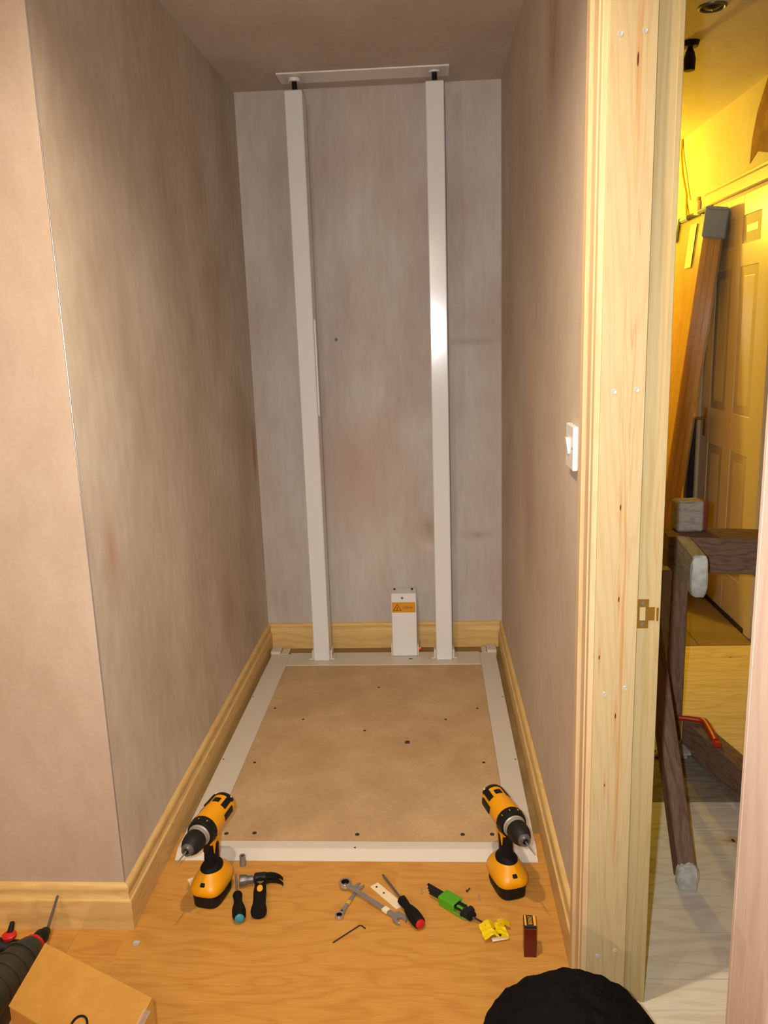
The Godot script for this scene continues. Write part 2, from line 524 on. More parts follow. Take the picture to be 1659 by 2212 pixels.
# ------------------------------------------------------------------ scene
func _ready() -> void:
	rng.seed = 20240
	var cam := Camera3D.new()
	cam.name = "camera"
	cam.fov = rad_to_deg(2.0 * atan(1106.0 / 1760.9))
	cam.near = 0.03
	cam.far = 60.0
	cam.position = EYE
	cam.rotation_order = EULER_ORDER_YXZ
	cam.rotation = Vector3(deg_to_rad(-12.28), deg_to_rad(3.482), deg_to_rad(-1.864))
	add_child(cam)
	cam.current = true
	var we := WorldEnvironment.new()
	we.name = "environment"
	var env := Environment.new()
	env.background_mode = Environment.BG_COLOR
	env.background_color = Color(0, 0, 0)
	env.tonemap_mode = Environment.TONE_MAPPER_LINEAR
	env.tonemap_exposure = 1.0
	env.sdfgi_enabled = true
	env.ssao_enabled = true
	env.ssil_enabled = true
	we.environment = env
	add_child(we)
	# the camera's flash, a hand's breadth left of the lens
	var flash := SpotLight3D.new()
	flash.name = "flash"
	flash.transform = Transform3D(cam.basis, EYE + Vector3(-0.05, 0.015, -0.03))
	flash.light_color = Color(0.968, 0.99, 1.0)
	flash.light_energy = 3.30
	flash.light_size = 0.012
	flash.spot_angle = 54.0
	flash.spot_angle_attenuation = 1.0
	flash.spot_range = 14.0
	flash.spot_attenuation = 2.0
	flash.shadow_enabled = true
	add_child(flash)

	make_materials()
	build_shell()
	build_doorway()
	build_hall()
	build_lamps()
	build_lift()
	build_tools()
	build_foreground()

func omni(called: String, at: Vector3, c: Color, energy: float, size: float) -> OmniLight3D:
	var l := OmniLight3D.new()
	l.name = called
	l.position = at
	l.light_color = c
	l.light_energy = energy
	l.light_size = size
	l.omni_range = 14.0
	l.omni_attenuation = 2.0
	l.shadow_enabled = true
	add_child(l)
	return l

func slab(x0: float, x1: float, y0: float, y1: float, z0: float, z1: float, bev := 0.0) -> Shape:
	return Shape.new().box(Vector3((x0 + x1) / 2, (y0 + y1) / 2, (z0 + z1) / 2), Vector3(x1 - x0, y1 - y0, z1 - z0), bev)

func struct(called: String, s: Shape, mat: String, label: String, category: String, grain := 1, uvs := Vector2.ONE, uvo := Vector2.ZERO) -> MeshInstance3D:
	var o := obj(called, s, mats[mat], null, grain, uvs, uvo)
	tag(o, label, category, "", "structure")
	return o

func skirt_profile() -> Array:
	return [Vector2(0, 0), Vector2(0.018, 0), Vector2(0.018, 0.0755), Vector2(0.0165, 0.0795), Vector2(0.0125, 0.0815), Vector2(0.0112, 0.085),
		Vector2(0.0100, 0.092), Vector2(0.0092, 0.099), Vector2(0.0090, 0.1025), Vector2(0.0125, 0.1035), Vector2(0.0130, 0.108), Vector2(0.0120, 0.1135), Vector2(0.0095, 0.1175), Vector2(0.0060, 0.1195), Vector2(0, 0.12)]

func build_shell() -> void:
	# walls
	var lie := Transform3D(Basis(Vector3(1, 0, 0), Vector3(0, 0, 1), Vector3(0, 1, 0)), Vector3(0, -0.02, 0))   # outline in x, z; thickness upward
	var wl := Shape.new().extrude(PackedVector2Array([Vector2(-3.2, ZF), Vector2(XL, ZF), Vector2(XL - 0.11, ZF - 0.11), Vector2(-3.2, ZF - 0.11)]), YC + 0.02, lie)
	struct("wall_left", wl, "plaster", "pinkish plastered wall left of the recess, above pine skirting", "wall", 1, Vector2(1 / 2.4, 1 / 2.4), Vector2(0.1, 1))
	var wi := Shape.new().extrude(PackedVector2Array([Vector2(XL, ZF), Vector2(XL, ZB - 0.1), Vector2(XL - 0.11, ZB - 0.1), Vector2(XL - 0.11, ZF - 0.11)]), YC + 0.02, lie)
	struct("wall_inner_left", wi, "plaster_left", "left side wall of the recess in mottled pink plaster", "wall", 1, Vector2(-1.0 / 1.86, 1 / YC), Vector2(ZF / 1.86, 1.0))
	struct("wall_back", slab(XL - 0.02, XR + 0.02, -0.02, YC, ZB - 0.1, ZB), "plaster_back", "back wall of the recess behind the two white posts", "wall", 1, Vector2(1.0 / 1.083, 1 / YC), Vector2(-XL / 1.083, 1.0))
	var wr := slab(XR, XO - 0.002, -0.02, YC, ZB - 0.1, DZ0 - 0.03)
	struct("wall_right", wr, "plaster_right", "right side wall of the recess carrying the white light switch", "wall", 1, Vector2(-1.0 / 2.1, 1 / YC), Vector2(DZ0 / 2.1, 1.0))
	struct("wall_near_right", slab(XR, XO - 0.002, -0.02, YC, DZ1 + 0.03, 4.6), "plaster", "plastered wall on the near side of the doorway", "wall", 1, Vector2(0.4, 0.4))
	struct("wall_over_door", slab(XR, XO - 0.002, 2.06, YC, DZ0 - 0.03, DZ1 + 0.03), "plaster", "piece of plastered wall over the doorway", "wall", 1, Vector2(0.4, 0.4))
	struct("wall_rear", slab(-3.3, 2.0, -0.02, YC + 0.04, 4.6, 4.7), "plaster", "plastered wall behind the camera", "wall", 1, Vector2(0.4, 0.4))
	struct("wall_far_left", slab(-3.3, -3.2, -0.02, YC, -1.85, 4.7), "plaster", "plastered wall at the far left of the room", "wall", 1, Vector2(0.4, 0.4))
	struct("ceiling", slab(-3.3, XO - 0.002, YC, YC + 0.1, ZB - 0.1, 4.7), "plaster_ceiling", "unpainted plaster ceiling above the recess", "ceiling", 0, Vector2(1 / 1.8, 1 / 1.8), Vector2(0.3, 0.2))
	# metal corner bead at the arris of the recess
	var cb := Shape.new().tube([Vector3(XL - 0.0006, 0.12, ZF - 0.0006), Vector3(XL - 0.0006, YC, ZF - 0.0006)], 0.0016, 8)
	struct("trim_1", cb, "steel", "thin metal corner bead on the left arris of the recess", "trim")
	# oak floor, plank by plank
	var fl := thing("floor", "warm oak plank floor under the tools", "floor", Vector3.ZERO, 0, "", "structure")
	obj("underlay", slab(-3.2, XR, -0.06, -0.009, ZB, 4.6), mats["dark_gap"], fl)
	var w := 0.192
	var z := -1.9255
	var row := 0
	var breaks := [-0.895, -2.1, -1.35, -1.8, -1.1, -1.55]
	while z > ZB: z -= w
	z = -1.9255 - w
	var rows := []
	while z < 4.5:
		rows.append(z)
		z += w
	for k in rows.size():
		var z0: float = max(rows[k], -2.118)
		var z1: float = min(rows[k] + w, 4.59)
		var cut: float = breaks[(k + 4) % 6]
		if k == 2: cut = -0.895
		for part in 2:
			var x0: float = -3.2 if part == 0 else cut + 0.0003
			var x1: float = min(cut - 0.0003, XR - 0.0005) if part == 0 else XR - 0.0005
			if z0 < ZF - 0.02:
				x0 = max(x0, XL)
			if x1 - x0 < 0.03: continue
			obj("plank", slab(x0, x1, -0.009, 0.0, z0 + 0.0001, z1 - 0.0001), mats["oak_floor"], fl, 0, Vector2(2.6, 0.72), rnd2())
	obj("subfloor_board", slab(XL, XR, -0.009, 0.0, ZB, -2.1185), mats["hardboard"], fl)
	# skirtings
	var pr := skirt_profile()
	struct("baseboard_front", Shape.new().mould(pr, Vector3(-3.2, 0, ZF), Vector3(XL, 0, ZF), Vector3(0, 0, 1), Vector3.UP, 0, 1), "pine", "pine skirting with moulded top along the wall left of the recess", "skirting", 0, Vector2(2.8, 0.9), Vector2(0.3, 0.1))
	struct("baseboard_left", Shape.new().mould(pr, Vector3(XL, 0, ZB), Vector3(XL, 0, ZF), Vector3(1, 0, 0), Vector3.UP, -1, 1), "pine", "pine skirting along the left side of the recess", "skirting", 2, Vector2(2.8, 0.9), Vector2(0.55, 0.4))
	struct("baseboard_back", Shape.new().mould(pr, Vector3(XL, 0, ZB), Vector3(XR, 0, ZB), Vector3(0, 0, 1), Vector3.UP, -1, -1), "pine", "pine skirting across the back of the recess behind the posts", "skirting", 0, Vector2(2.8, 0.9), Vector2(0.1, 0.7))
	struct("baseboard_right", Shape.new().mould(pr, Vector3(XR, 0, ZB), Vector3(XR, 0, -1.607), Vector3(-1, 0, 0), Vector3.UP, -1, 0), "pine", "pine skirting along the right side of the recess up to the architrave", "skirting", 2, Vector2(2.8, 0.9), Vector2(0.75, 0.2))

func arch_profile() -> Array:   # (thickness, distance from the inner edge)
	return [Vector2(0, 0), Vector2(0.0085, 0), Vector2(0.0100, 0.0015), Vector2(0.0105, 0.018), Vector2(0.0085, 0.020), Vector2(0.0085, 0.022), Vector2(0.0120, 0.0245), Vector2(0.0125, 0.032),
		Vector2(0.0120, 0.046), Vector2(0.0130, 0.056), Vector2(0.0160, 0.062), Vector2(0.0190, 0.066), Vector2(0.0195, 0.070), Vector2(0.0185, 0.075), Vector2(0.0190, 0.080), Vector2(0.0195, 0.092), Vector2(0.0170, 0.095), Vector2(0, 0.095)]

func build_doorway() -> void:
	var d := thing("door_1", "unpainted pine door frame with architrave between recess and hall", "door frame", Vector3.ZERO, 0, "", "structure")
	var top := 2.04
	# far jamb: stop face proud, rebate beyond it
	obj("jamb", slab(XR, XO, 0, top, DZ0 - 0.034, DZ0 - 0.012, 0.0012), mats["pine_rebate"], d, 1, Vector2(1 / 0.12, 1 / 2.1), Vector2(-XR / 0.12, 1))
	obj("door_stop", slab(XR, XR + 0.0795, 0, top, DZ0 - 0.0118, DZ0, 0.0010), mats["pine_lining"], d, 1, Vector2(1 / 0.0795, 1 / 2.06), Vector2(-XR / 0.0795, 1))
	obj("jamb_lip", slab(XO - 0.007, XO + 0.003, 0, top, DZ0 - 0.0117, DZ0 - 0.0085, 0.0008), mats["pine_rebate"], d, 1, Vector2(3, 0.7), Vector2(0.2, 0.3))
	obj("jamb", slab(XR, XO, 0, top, DZ1 + 0.012, DZ1 + 0.034, 0.0012), mats["pine_rebate"], d, 1, Vector2(4, 0.6))
	obj("door_stop", slab(XR, XR + 0.0795, 0, top, DZ1, DZ1 + 0.0118, 0.0010), mats["pine"], d, 1, Vector2(4, 0.6))
	obj("head", slab(XR, XO, top, top + 0.025, DZ0 - 0.034, DZ1 + 0.034, 0.0012), mats["pine_rebate"], d, 2, Vector2(4, 0.6))
	var ap := arch_profile()
	obj("architrave", Shape.new().mould(ap, Vector3(XR, 0, DZ0 - 0.007), Vector3(XR, top + 0.007, DZ0 - 0.007), Vector3(-1, 0, 0), Vector3(0, 0, -1)), mats["pine_arch"], d, 1, Vector2(4.0, 0.6), Vector2(0.2, 0.1), 20.0)
	var flat_ap := [Vector2(0, 0), Vector2(0.0085, 0), Vector2(0.0100, 0.0015), Vector2(0.0105, 0.0085), Vector2(0.0085, 0.0100), Vector2(0.0085, 0.0112), Vector2(0.0118, 0.0130), Vector2(0.0122, 0.060), Vector2(0.0125, 0.088), Vector2(0.0110, 0.095), Vector2(0, 0.095)]
	obj("architrave", Shape.new().mould(flat_ap, Vector3(XR, 0, DZ1 + 0.007), Vector3(XR, top + 0.007, DZ1 + 0.007), Vector3(-1, 0, 0), Vector3(0, 0, 1)), mats["pine_flash_pale"], d, 1, Vector2(4.0, 0.6), Vector2(0.6, 0.5), 20.0)
	obj("architrave", Shape.new().mould(ap, Vector3(XR, top + 0.007, DZ0 - 0.1), Vector3(XR, top + 0.007, DZ1 + 0.1), Vector3(-1, 0, 0), Vector3(0, 1, 0)), mats["pine"], d, 2, Vector2(4.0, 0.6), Vector2(0.6, 0.5), 20.0)
	# screws through the stop face
	for p in [[0.326, 1.893], [0.366, 1.896], [0.332, 1.306], [0.372, 1.308], [0.330, 0.718], [0.369, 0.730], [0.330, 0.122], [0.366, 0.136]]:
		var xf := Transform3D(Basis(Vector3.RIGHT, PI / 2), Vector3(p[0], p[1], DZ0 - 0.0002))
		var sc := Shape.new().lathe([Vector2(0.0, 0.0009), Vector2(0.0018, 0.0006), Vector2(0.0040, 0.0010), Vector2(0.0046, 0.0002)], xf, 12)
		obj("screw", sc, mats["bright_zinc"], d)
	# brass strike plate let into the rebate
	var st := Shape.new()
	var zf := DZ0 - 0.0118
	st.box(Vector3(0.4005, 0.9, zf), Vector3(0.022, 0.016, 0.0016), 0.0004)
	st.box(Vector3(0.4005, 0.857, zf), Vector3(0.022, 0.016, 0.0016), 0.0004)
	st.box(Vector3(0.3920, 0.8785, zf), Vector3(0.005, 0.027, 0.0016), 0.0004)
	st.box(Vector3(0.4155, 0.8785, zf), Vector3(0.020, 0.027, 0.0016), 0.0004)
	st.box(Vector3(0.4265, 0.8785, zf + 0.0025), Vector3(0.003, 0.027, 0.0065), 0.0004, Basis(Vector3.UP, 0.5))
	var plate := obj("strike_plate", st, mats["brass"], d)
	seat(plate, "brass strike plate")
	obj("latch_keep", slab(0.3945, 0.4055, 0.8655, 0.8915, zf - 0.0004, zf + 0.0002), mats["pine_lining"], plate)
	for yy in [0.9, 0.857]:
		obj("screw", Shape.new().lathe([Vector2(0, 0.0016), Vector2(0.003, 0.0010), Vector2(0.0038, 0.0)], Transform3D(Basis(Vector3.RIGHT, PI / 2), Vector3(0.4005, yy, zf + 0.0008)), 12), mats["chrome"], plate)
	# light switch on the recess wall
	var sw := thing("light_switch", "white square light switch plate on the right wall of the recess", "switch", Vector3(XR, 1.172, -1.762))
	obj("plate", Shape.new().box(Vector3(-0.0058, 0, 0), Vector3(0.0112, 0.094, 0.090), 0.002), mats["white_plastic"], sw)
	var rk := Shape.new().extrude(PackedVector2Array([Vector2(-0.0112, 0.017), Vector2(-0.0195, 0.0165), Vector2(-0.0145, -0.017), Vector2(-0.0112, -0.017)]), 0.018, Transform3D(Basis(), Vector3(0, 0.002, -0.016)))
	obj("rocker", rk, mats["white_plastic"], sw)
	for zz in [-0.032, 0.032]:
		obj("screw", Shape.new().lathe([Vector2(0, 0.001), Vector2(0.003, 0.0006), Vector2(0.0036, 0)], Transform3D(Basis(Vector3.BACK, PI / 2), Vector3(-0.0113, 0, zz)), 10), mats["chrome"], sw)

# ------------------------------------------------------------------ hall beyond the doorway
func panel_door(parent: Node3D, w: float, h: float) -> void:
	# six-panel leaf in its own axes: x along the leaf, y up, front towards -z; front face at z = 0
	var st := 0.112
	var rails := [[0.0, 0.20], [0.80, 0.985], [1.66, 1.765], [1.885, h]]
	var cx := w / 2
	var sh := Shape.new()
	for x in [[0.0, st], [cx - 0.055, cx + 0.055], [w - st, w]]:
		sh.box(Vector3((x[0] + x[1]) / 2, h / 2, 0.02), Vector3(x[1] - x[0], h, 0.04), 0.003)
	for r in rails:
		sh.box(Vector3(cx, (r[0] + r[1]) / 2, 0.0205), Vector3(w - 0.004, r[1] - r[0], 0.0392), 0.003)
	obj("leaf_frame", sh, mats["door_paint"], parent)
	for k in 3:
		var y0: float = rails[k][1]
		var y1: float = rails[k + 1][0]
		for x in [[st, cx - 0.055], [cx + 0.055, w - st]]:
			var rings := []
			for q in [[0.0, 0.012], [0.012, 0.014], [0.018, 0.011], [0.045, 0.003]]:
				rings.append(PackedVector3Array([Vector3(x[0] + q[0], y0 + q[0], q[1]), Vector3(x[1] - q[0], y0 + q[0], q[1]), Vector3(x[1] - q[0], y1 - q[0], q[1]), Vector3(x[0] + q[0], y1 - q[0], q[1])]))
			var pn := Shape.new()
			rings.push_front(PackedVector3Array([Vector3(x[0], y0, 0.03), Vector3(x[1], y0, 0.03), Vector3(x[1], y1, 0.03), Vector3(x[0], y1, 0.03)]))
			pn.loft(rings)
			obj("panel", pn, mats["door_paint"], parent, 1, Vector2.ONE, Vector2.ZERO, 10.0)

func build_hall() -> void:
	struct("wall_hall", slab(X2, X2 + 0.1, -0.02, YH, -7.5, 2.7), "hall_paint", "cream painted far wall of the hall with the panelled doors", "wall", 1, Vector2(0.5, 0.5))
	struct("wall_hall_end", slab(XO - 0.1, X2 + 0.1, -0.02, YH, -7.6, -7.5), "hall_paint", "end wall of the hall", "wall", 1, Vector2(0.5, 0.5))
	struct("wall_hall_side", slab(XO - 0.105, XO - 0.0025, -0.02, YH, -7.5, ZB - 0.1), "hall_paint", "hall side of the wall past the recess", "wall", 1, Vector2(0.5, 0.5))
	struct("ceiling_hall", slab(XO - 0.003, X2 + 0.1, YH, YH + 0.1, -7.6, 2.7), "hall_ceiling_paint", "hall ceiling with a recessed downlight", "ceiling", 0, Vector2(0.5, 0.5))
	# floor boards across the hall
	var fl := thing("floor_hall", "pine floorboards of the hall with knots, dust and flash greyed near boards", "floor", Vector3.ZERO, 0, "", "structure")
	obj("underlay", slab(XR, X2, -0.06, -0.016, -7.5, 2.6), mats["dark_gap"], fl)
	var z := -3.542
	while z < 1.2:
		obj("floorboard", slab(XR + 0.0005, X2 - 0.001, -0.016, 0.0, z + 0.0008, z + 0.1392, 0.0004), mats["hall_board_dusty_flashlit" if z > -2.36 else ("hall_board_shaded" if z > -2.64 else "hall_board")], fl, 0, Vector2(3.4, 0.8), rnd2())
		z += 0.14
	for zz in [[-3.543, -5.0], [-5.003, -7.49]]:
		obj("hardboard_sheet", slab(XO, 1.19, -0.016, 0.002, zz[1], zz[0]), mats["hardboard"], fl)
		obj("hardboard_sheet", slab(1.194, X2 - 0.02, -0.016, 0.002, zz[1], zz[0]), mats["hardboard"], fl)
	var bare := PackedVector2Array([Vector2(3.985, 2.115), Vector2(3.975, 2.21), Vector2(3.93, 2.32), Vector2(3.83, 2.437), Vector2(3.3, 2.437), Vector2(3.34, 2.16), Vector2(3.62, 2.10), Vector2(3.80, 2.125), Vector2(3.90, 2.15)])
	struct("trim_2", Shape.new().extrude(bare, 0.0025, Transform3D(Basis(Vector3(0, 0, -1), Vector3(0, 1, 0), Vector3(1, 0, 0)), Vector3(X2 - 0.002, 0, 0))), "bare_plaster", "brownish bare plaster patch on the hall wall above the panelled door", "plaster patch", 1, Vector2(2, 2))
	# panelled door in the far wall
	var d := thing("door_2", "cream six-panel door in the far wall of the hall", "door", Vector3(X2, 0, -3.69), 0, "", "structure")
	var leaf := Node3D.new()
	leaf.name = "leaf"
	d.add_child(leaf, true)
	leaf.rotation.y = PI / 2
	leaf.position = Vector3(-0.004, 0.012, 0.0)
	panel_door(leaf, 0.762, 1.981)
	var fr := Shape.new()
	fr.box(Vector3(-0.009, 1.03, 0.045), Vector3(0.018, 2.06, 0.07), 0.005)
	fr.box(Vector3(-0.009, 1.03, -0.807), Vector3(0.018, 2.06, 0.07), 0.005)
	fr.box(Vector3(-0.009, 2.045, -0.381), Vector3(0.0176, 0.075, 0.90), 0.005)
	fr.box(Vector3(-0.0125, 2.072, -0.381), Vector3(0.025, 0.02, 0.93), 0.005)
	obj("frame", fr, mats["door_paint"], d)
	obj("threshold_gap", slab(-0.02, -0.002, 0.003, 0.011, -0.76, 0.0), mats["dark_gap"], d)
	var hd := Node3D.new()
	hd.name = "handle"
	d.add_child(hd, true)
	hd.position = Vector3(-0.004, 0.925, -0.705)
	obj("backplate", Shape.new().box(Vector3(-0.003, -0.01, 0), Vector3(0.006, 0.15, 0.040), 0.002), mats["brass"], hd)
	obj("lever", Shape.new().tube([Vector3(-0.004, 0.01, 0), Vector3(-0.045, 0.01, 0), Vector3(-0.052, 0.01, -0.01), Vector3(-0.052, 0.008, -0.06), Vector3(-0.05, 0.004, -0.10)], 0.008, 10), mats["brass"], hd)
	# next door along, only its head and frame show past the jamb
	var d3 := thing("door_3", "second cream door further along the hall wall, behind the wrapped boards", "door", Vector3(X2, 0, -4.73), 0, "", "structure")
	var l3 := Node3D.new()
	l3.name = "leaf"
	d3.add_child(l3, true)
	l3.rotation.y = PI / 2
	l3.position = Vector3(-0.004, 0.012, 0.0)
	panel_door(l3, 0.762, 1.981)
	var f3 := Shape.new()
	f3.box(Vector3(-0.009, 1.03, 0.05), Vector3(0.018, 2.06, 0.07), 0.005)
	f3.box(Vector3(-0.009, 1.03, -0.807), Vector3(0.018, 2.06, 0.07), 0.005)
	f3.box(Vector3(-0.009, 2.045, -0.381), Vector3(0.0176, 0.075, 0.90), 0.005)
	obj("frame", f3, mats["door_paint"], d3)
	struct("baseboard_hall", slab(X2 - 0.014, X2, 0.002, 0.12, -3.6, 2.5, 0.004), "door_paint", "cream skirting of the hall beside the panelled door", "skirting")
	# cable hanging by the ceiling
	var cab := obj("cable", Shape.new().tube([Vector3(X2 - 0.004, YH, -5.02), Vector3(X2 - 0.012, 2.36, -5.0), Vector3(X2 - 0.02, 2.24, -4.93), Vector3(X2 - 0.015, 2.12, -4.86), Vector3(X2 - 0.03, 2.02, -4.80), Vector3(X2 - 0.035, 1.92, -4.76)], 0.007, 8), mats["tape_yellow"])
	tag(cab, "thin cable hanging down the hall wall from the ceiling above the further door", "cable")
	# recessed downlight
	downlight("downlight", "recessed round downlight, unlit, in the hall ceiling", Vector3(0.952, YH, -3.03), "dark_steel")
	var ph := thing("pendant_holder", "dark empty pendant lamp holder under the hall ceiling by the door frame", "light fitting", Vector3(0.985, YH, -3.37))
	obj("rose", Shape.new().lathe([Vector2(0.0, -0.02), Vector2(0.028, -0.018), Vector2(0.034, 0.0)], Transform3D(), 20), mats["drill_black"], ph)
	obj("holder", Shape.new().lathe([Vector2(0.0, -0.10), Vector2(0.020, -0.098), Vector2(0.022, -0.06), Vector2(0.016, -0.035), Vector2(0.008, -0.018)], Transform3D(), 20), mats["drill_black"], ph)
	build_package()
	build_trestle()

func build_package() -> void:
	# boards wrapped in film, leaning on the hall wall: own axes, y up the length, x through the thickness, z along the width
	var t := thing("wrapped_boards", "stack of orange boards wrapped in clear film leaning on the hall wall", "boards", Vector3(1.183, 0.012, -4.20))
	t.rotation.z = -0.1045
	var L := 1.93
	for k in 3:
		obj("board", slab(-0.045 + k * 0.0295, -0.045 + k * 0.0295 + 0.029, 0.02, L, -0.46, 0.0, 0.003), mats["orange_wood"], t, 1, Vector2(2.2, 0.55), rnd2())
	# film: a wrinkled skin just off the boards
	var rings := []
	var nz := FastNoiseLite.new()
	nz.seed = 5
	nz.frequency = 9.0
	for k in 41:
		var y := 0.03 + (L - 0.03) * k / 40.0
		var r := PackedVector3Array()
		for p in [[-0.045, 0.0], [0.0, 0.0], [0.0435, 0.0], [0.0435, -0.15], [0.0435, -0.3], [0.0435, -0.46], [-0.045, -0.46], [-0.045, -0.38], [-0.045, -0.3], [-0.045, -0.22], [-0.045, -0.15], [-0.045, -0.07]]:
			var off := 0.004 + 0.004 * (0.5 + 0.5 * nz.get_noise_3d(p[0] * 3.0, y * 1.4 + p[1] * 0.8, p[1]))
			var c := Vector3(-0.001, 0, -0.23)
			var d := Vector3(p[0], 0, p[1]) - c
			r.append(Vector3(p[0] + sign(d.x) * off, y, p[1] + (off if p[1] > -0.01 else (-off if p[1] < -0.45 else 0.0))))
		rings.append(r)
	obj("film_wrap", Shape.new().loft(rings), mats["film"], t)
	# creases of the film on the edge that faces the room
	for k in 26:
		var y := 0.5 + 1.25 * k / 26.0 + 0.02 * rng.randf()
		var x0 := -0.044 + 0.02 * rng.randf()
		obj("film_crease", Shape.new().tube([Vector3(x0, y, 0.0075), Vector3(x0 + 0.02, y + 0.018, 0.0095), Vector3(x0 + 0.05 * rng.randf_range(0.6, 1.0), y + 0.045, 0.0075)], [0.0006, 0.0014, 0.0005], 6), mats["clear_tape"], t)
	for k in 9:
		var z0 := -0.42 + 0.045 * k + 0.02 * rng.randf()
		var y0 := 0.5 + 0.9 * rng.randf()
		obj("film_crease", Shape.new().tube([Vector3(-0.0525, y0, z0), Vector3(-0.0545, y0 + 0.14, z0 + 0.01), Vector3(-0.0525, y0 + 0.34, z0 + 0.03)], [0.0006, 0.0018, 0.0005], 6), mats["clear_tape"], t)
	# foam corner guards
	var fg := Shape.new()
	fg.box(Vector3(-0.001, L - 0.045, 0.012), Vector3(0.112, 0.13, 0.022), 0.008)
	fg.box(Vector3(-0.001, L + 0.024, -0.05), Vector3(0.112, 0.022, 0.14), 0.008)
	fg.box(Vector3(0.053, L - 0.045, -0.05), Vector3(0.012, 0.13, 0.13), 0.005)
	obj("corner_guard", fg, mats["foam_grey"], t)
	var f2 := Shape.new()
	f2.box(Vector3(-0.001, L + 0.020, -0.36), Vector3(0.112, 0.03, 0.16), 0.009)
	f2.box(Vector3(-0.056, L - 0.03, -0.43), Vector3(0.014, 0.12, 0.06), 0.006)
	obj("corner_guard", f2, mats["foam_grey"], t)
	obj("paper_label", slab(-0.0545, -0.0535, L - 0.24, L - 0.03, -0.20, -0.10), mats["white_card"], t)
	# straight edge leaning by the door
	var b := thing("level", "navy and grey spirit level standing upright beside the wrapped boards", "spirit level", Vector3(X2 - 0.045, 0.003, -4.475))
	obj("face", Shape.new().box(Vector3(0, 0.46, 0.012), Vector3(0.03, 0.92, 0.030), 0.003), mats["navy"], b)
	obj("rail", Shape.new().box(Vector3(-0.004, 0.46, -0.019), Vector3(0.036, 0.92, 0.032), 0.003), mats["grey_bar"], b)

func plank_between(a: Vector3, b: Vector3, w: float, t: float, wide: Vector3, bev := 0.004) -> Shape:
	# squared timber from a to b; w measured along `wide`, t across it
	var y := (b - a).normalized()
	var x := (wide - y * wide.dot(y)).normalized()
	var z := x.cross(y)
	return Shape.new().box(Vector3.ZERO, Vector3(w, (b - a).length(), t), bev).moved(Transform3D(Basis(x, y, z), (a + b) / 2))

func timber(parent: Node3D, called: String, a: Vector3, b: Vector3, w: float, t: float, wide: Vector3, mat: String) -> MeshInstance3D:
	var y := (b - a).normalized()
	var x := (wide - y * wide.dot(y)).normalized()
	var o := obj(called, Shape.new().box(Vector3.ZERO, Vector3(w, (b - a).length(), t), 0.003), mats[mat], parent, 1, Vector2(5.0, 1.2), rnd2())
	o.transform = Transform3D(Basis(x, y, x.cross(y)), (a + b) / 2)
	return o

func lump(c: Vector3, s: Vector3, sd: int, rough := 0.25) -> Shape:
	var nz := FastNoiseLite.new()
	nz.seed = sd
	nz.frequency = 1.1
	var rings := []
	for i in 13:
		var ph := PI * (i + 0.001) / 12.002
		var r := PackedVector3Array()
		for j in 20:
			var th := TAU * j / 20
			var d := Vector3(sin(ph) * cos(th), cos(ph), sin(ph) * sin(th))
			var q := Vector3(sign(d.x) * pow(abs(d.x), 0.5), sign(d.y) * pow(abs(d.y), 0.5), sign(d.z) * pow(abs(d.z), 0.5))
			r.append(c + q * s * (1.0 + rough * nz.get_noise_3d(d.x * 2, d.y * 2, d.z * 2)))
		rings.append(r)
	return Shape.new().loft(rings)

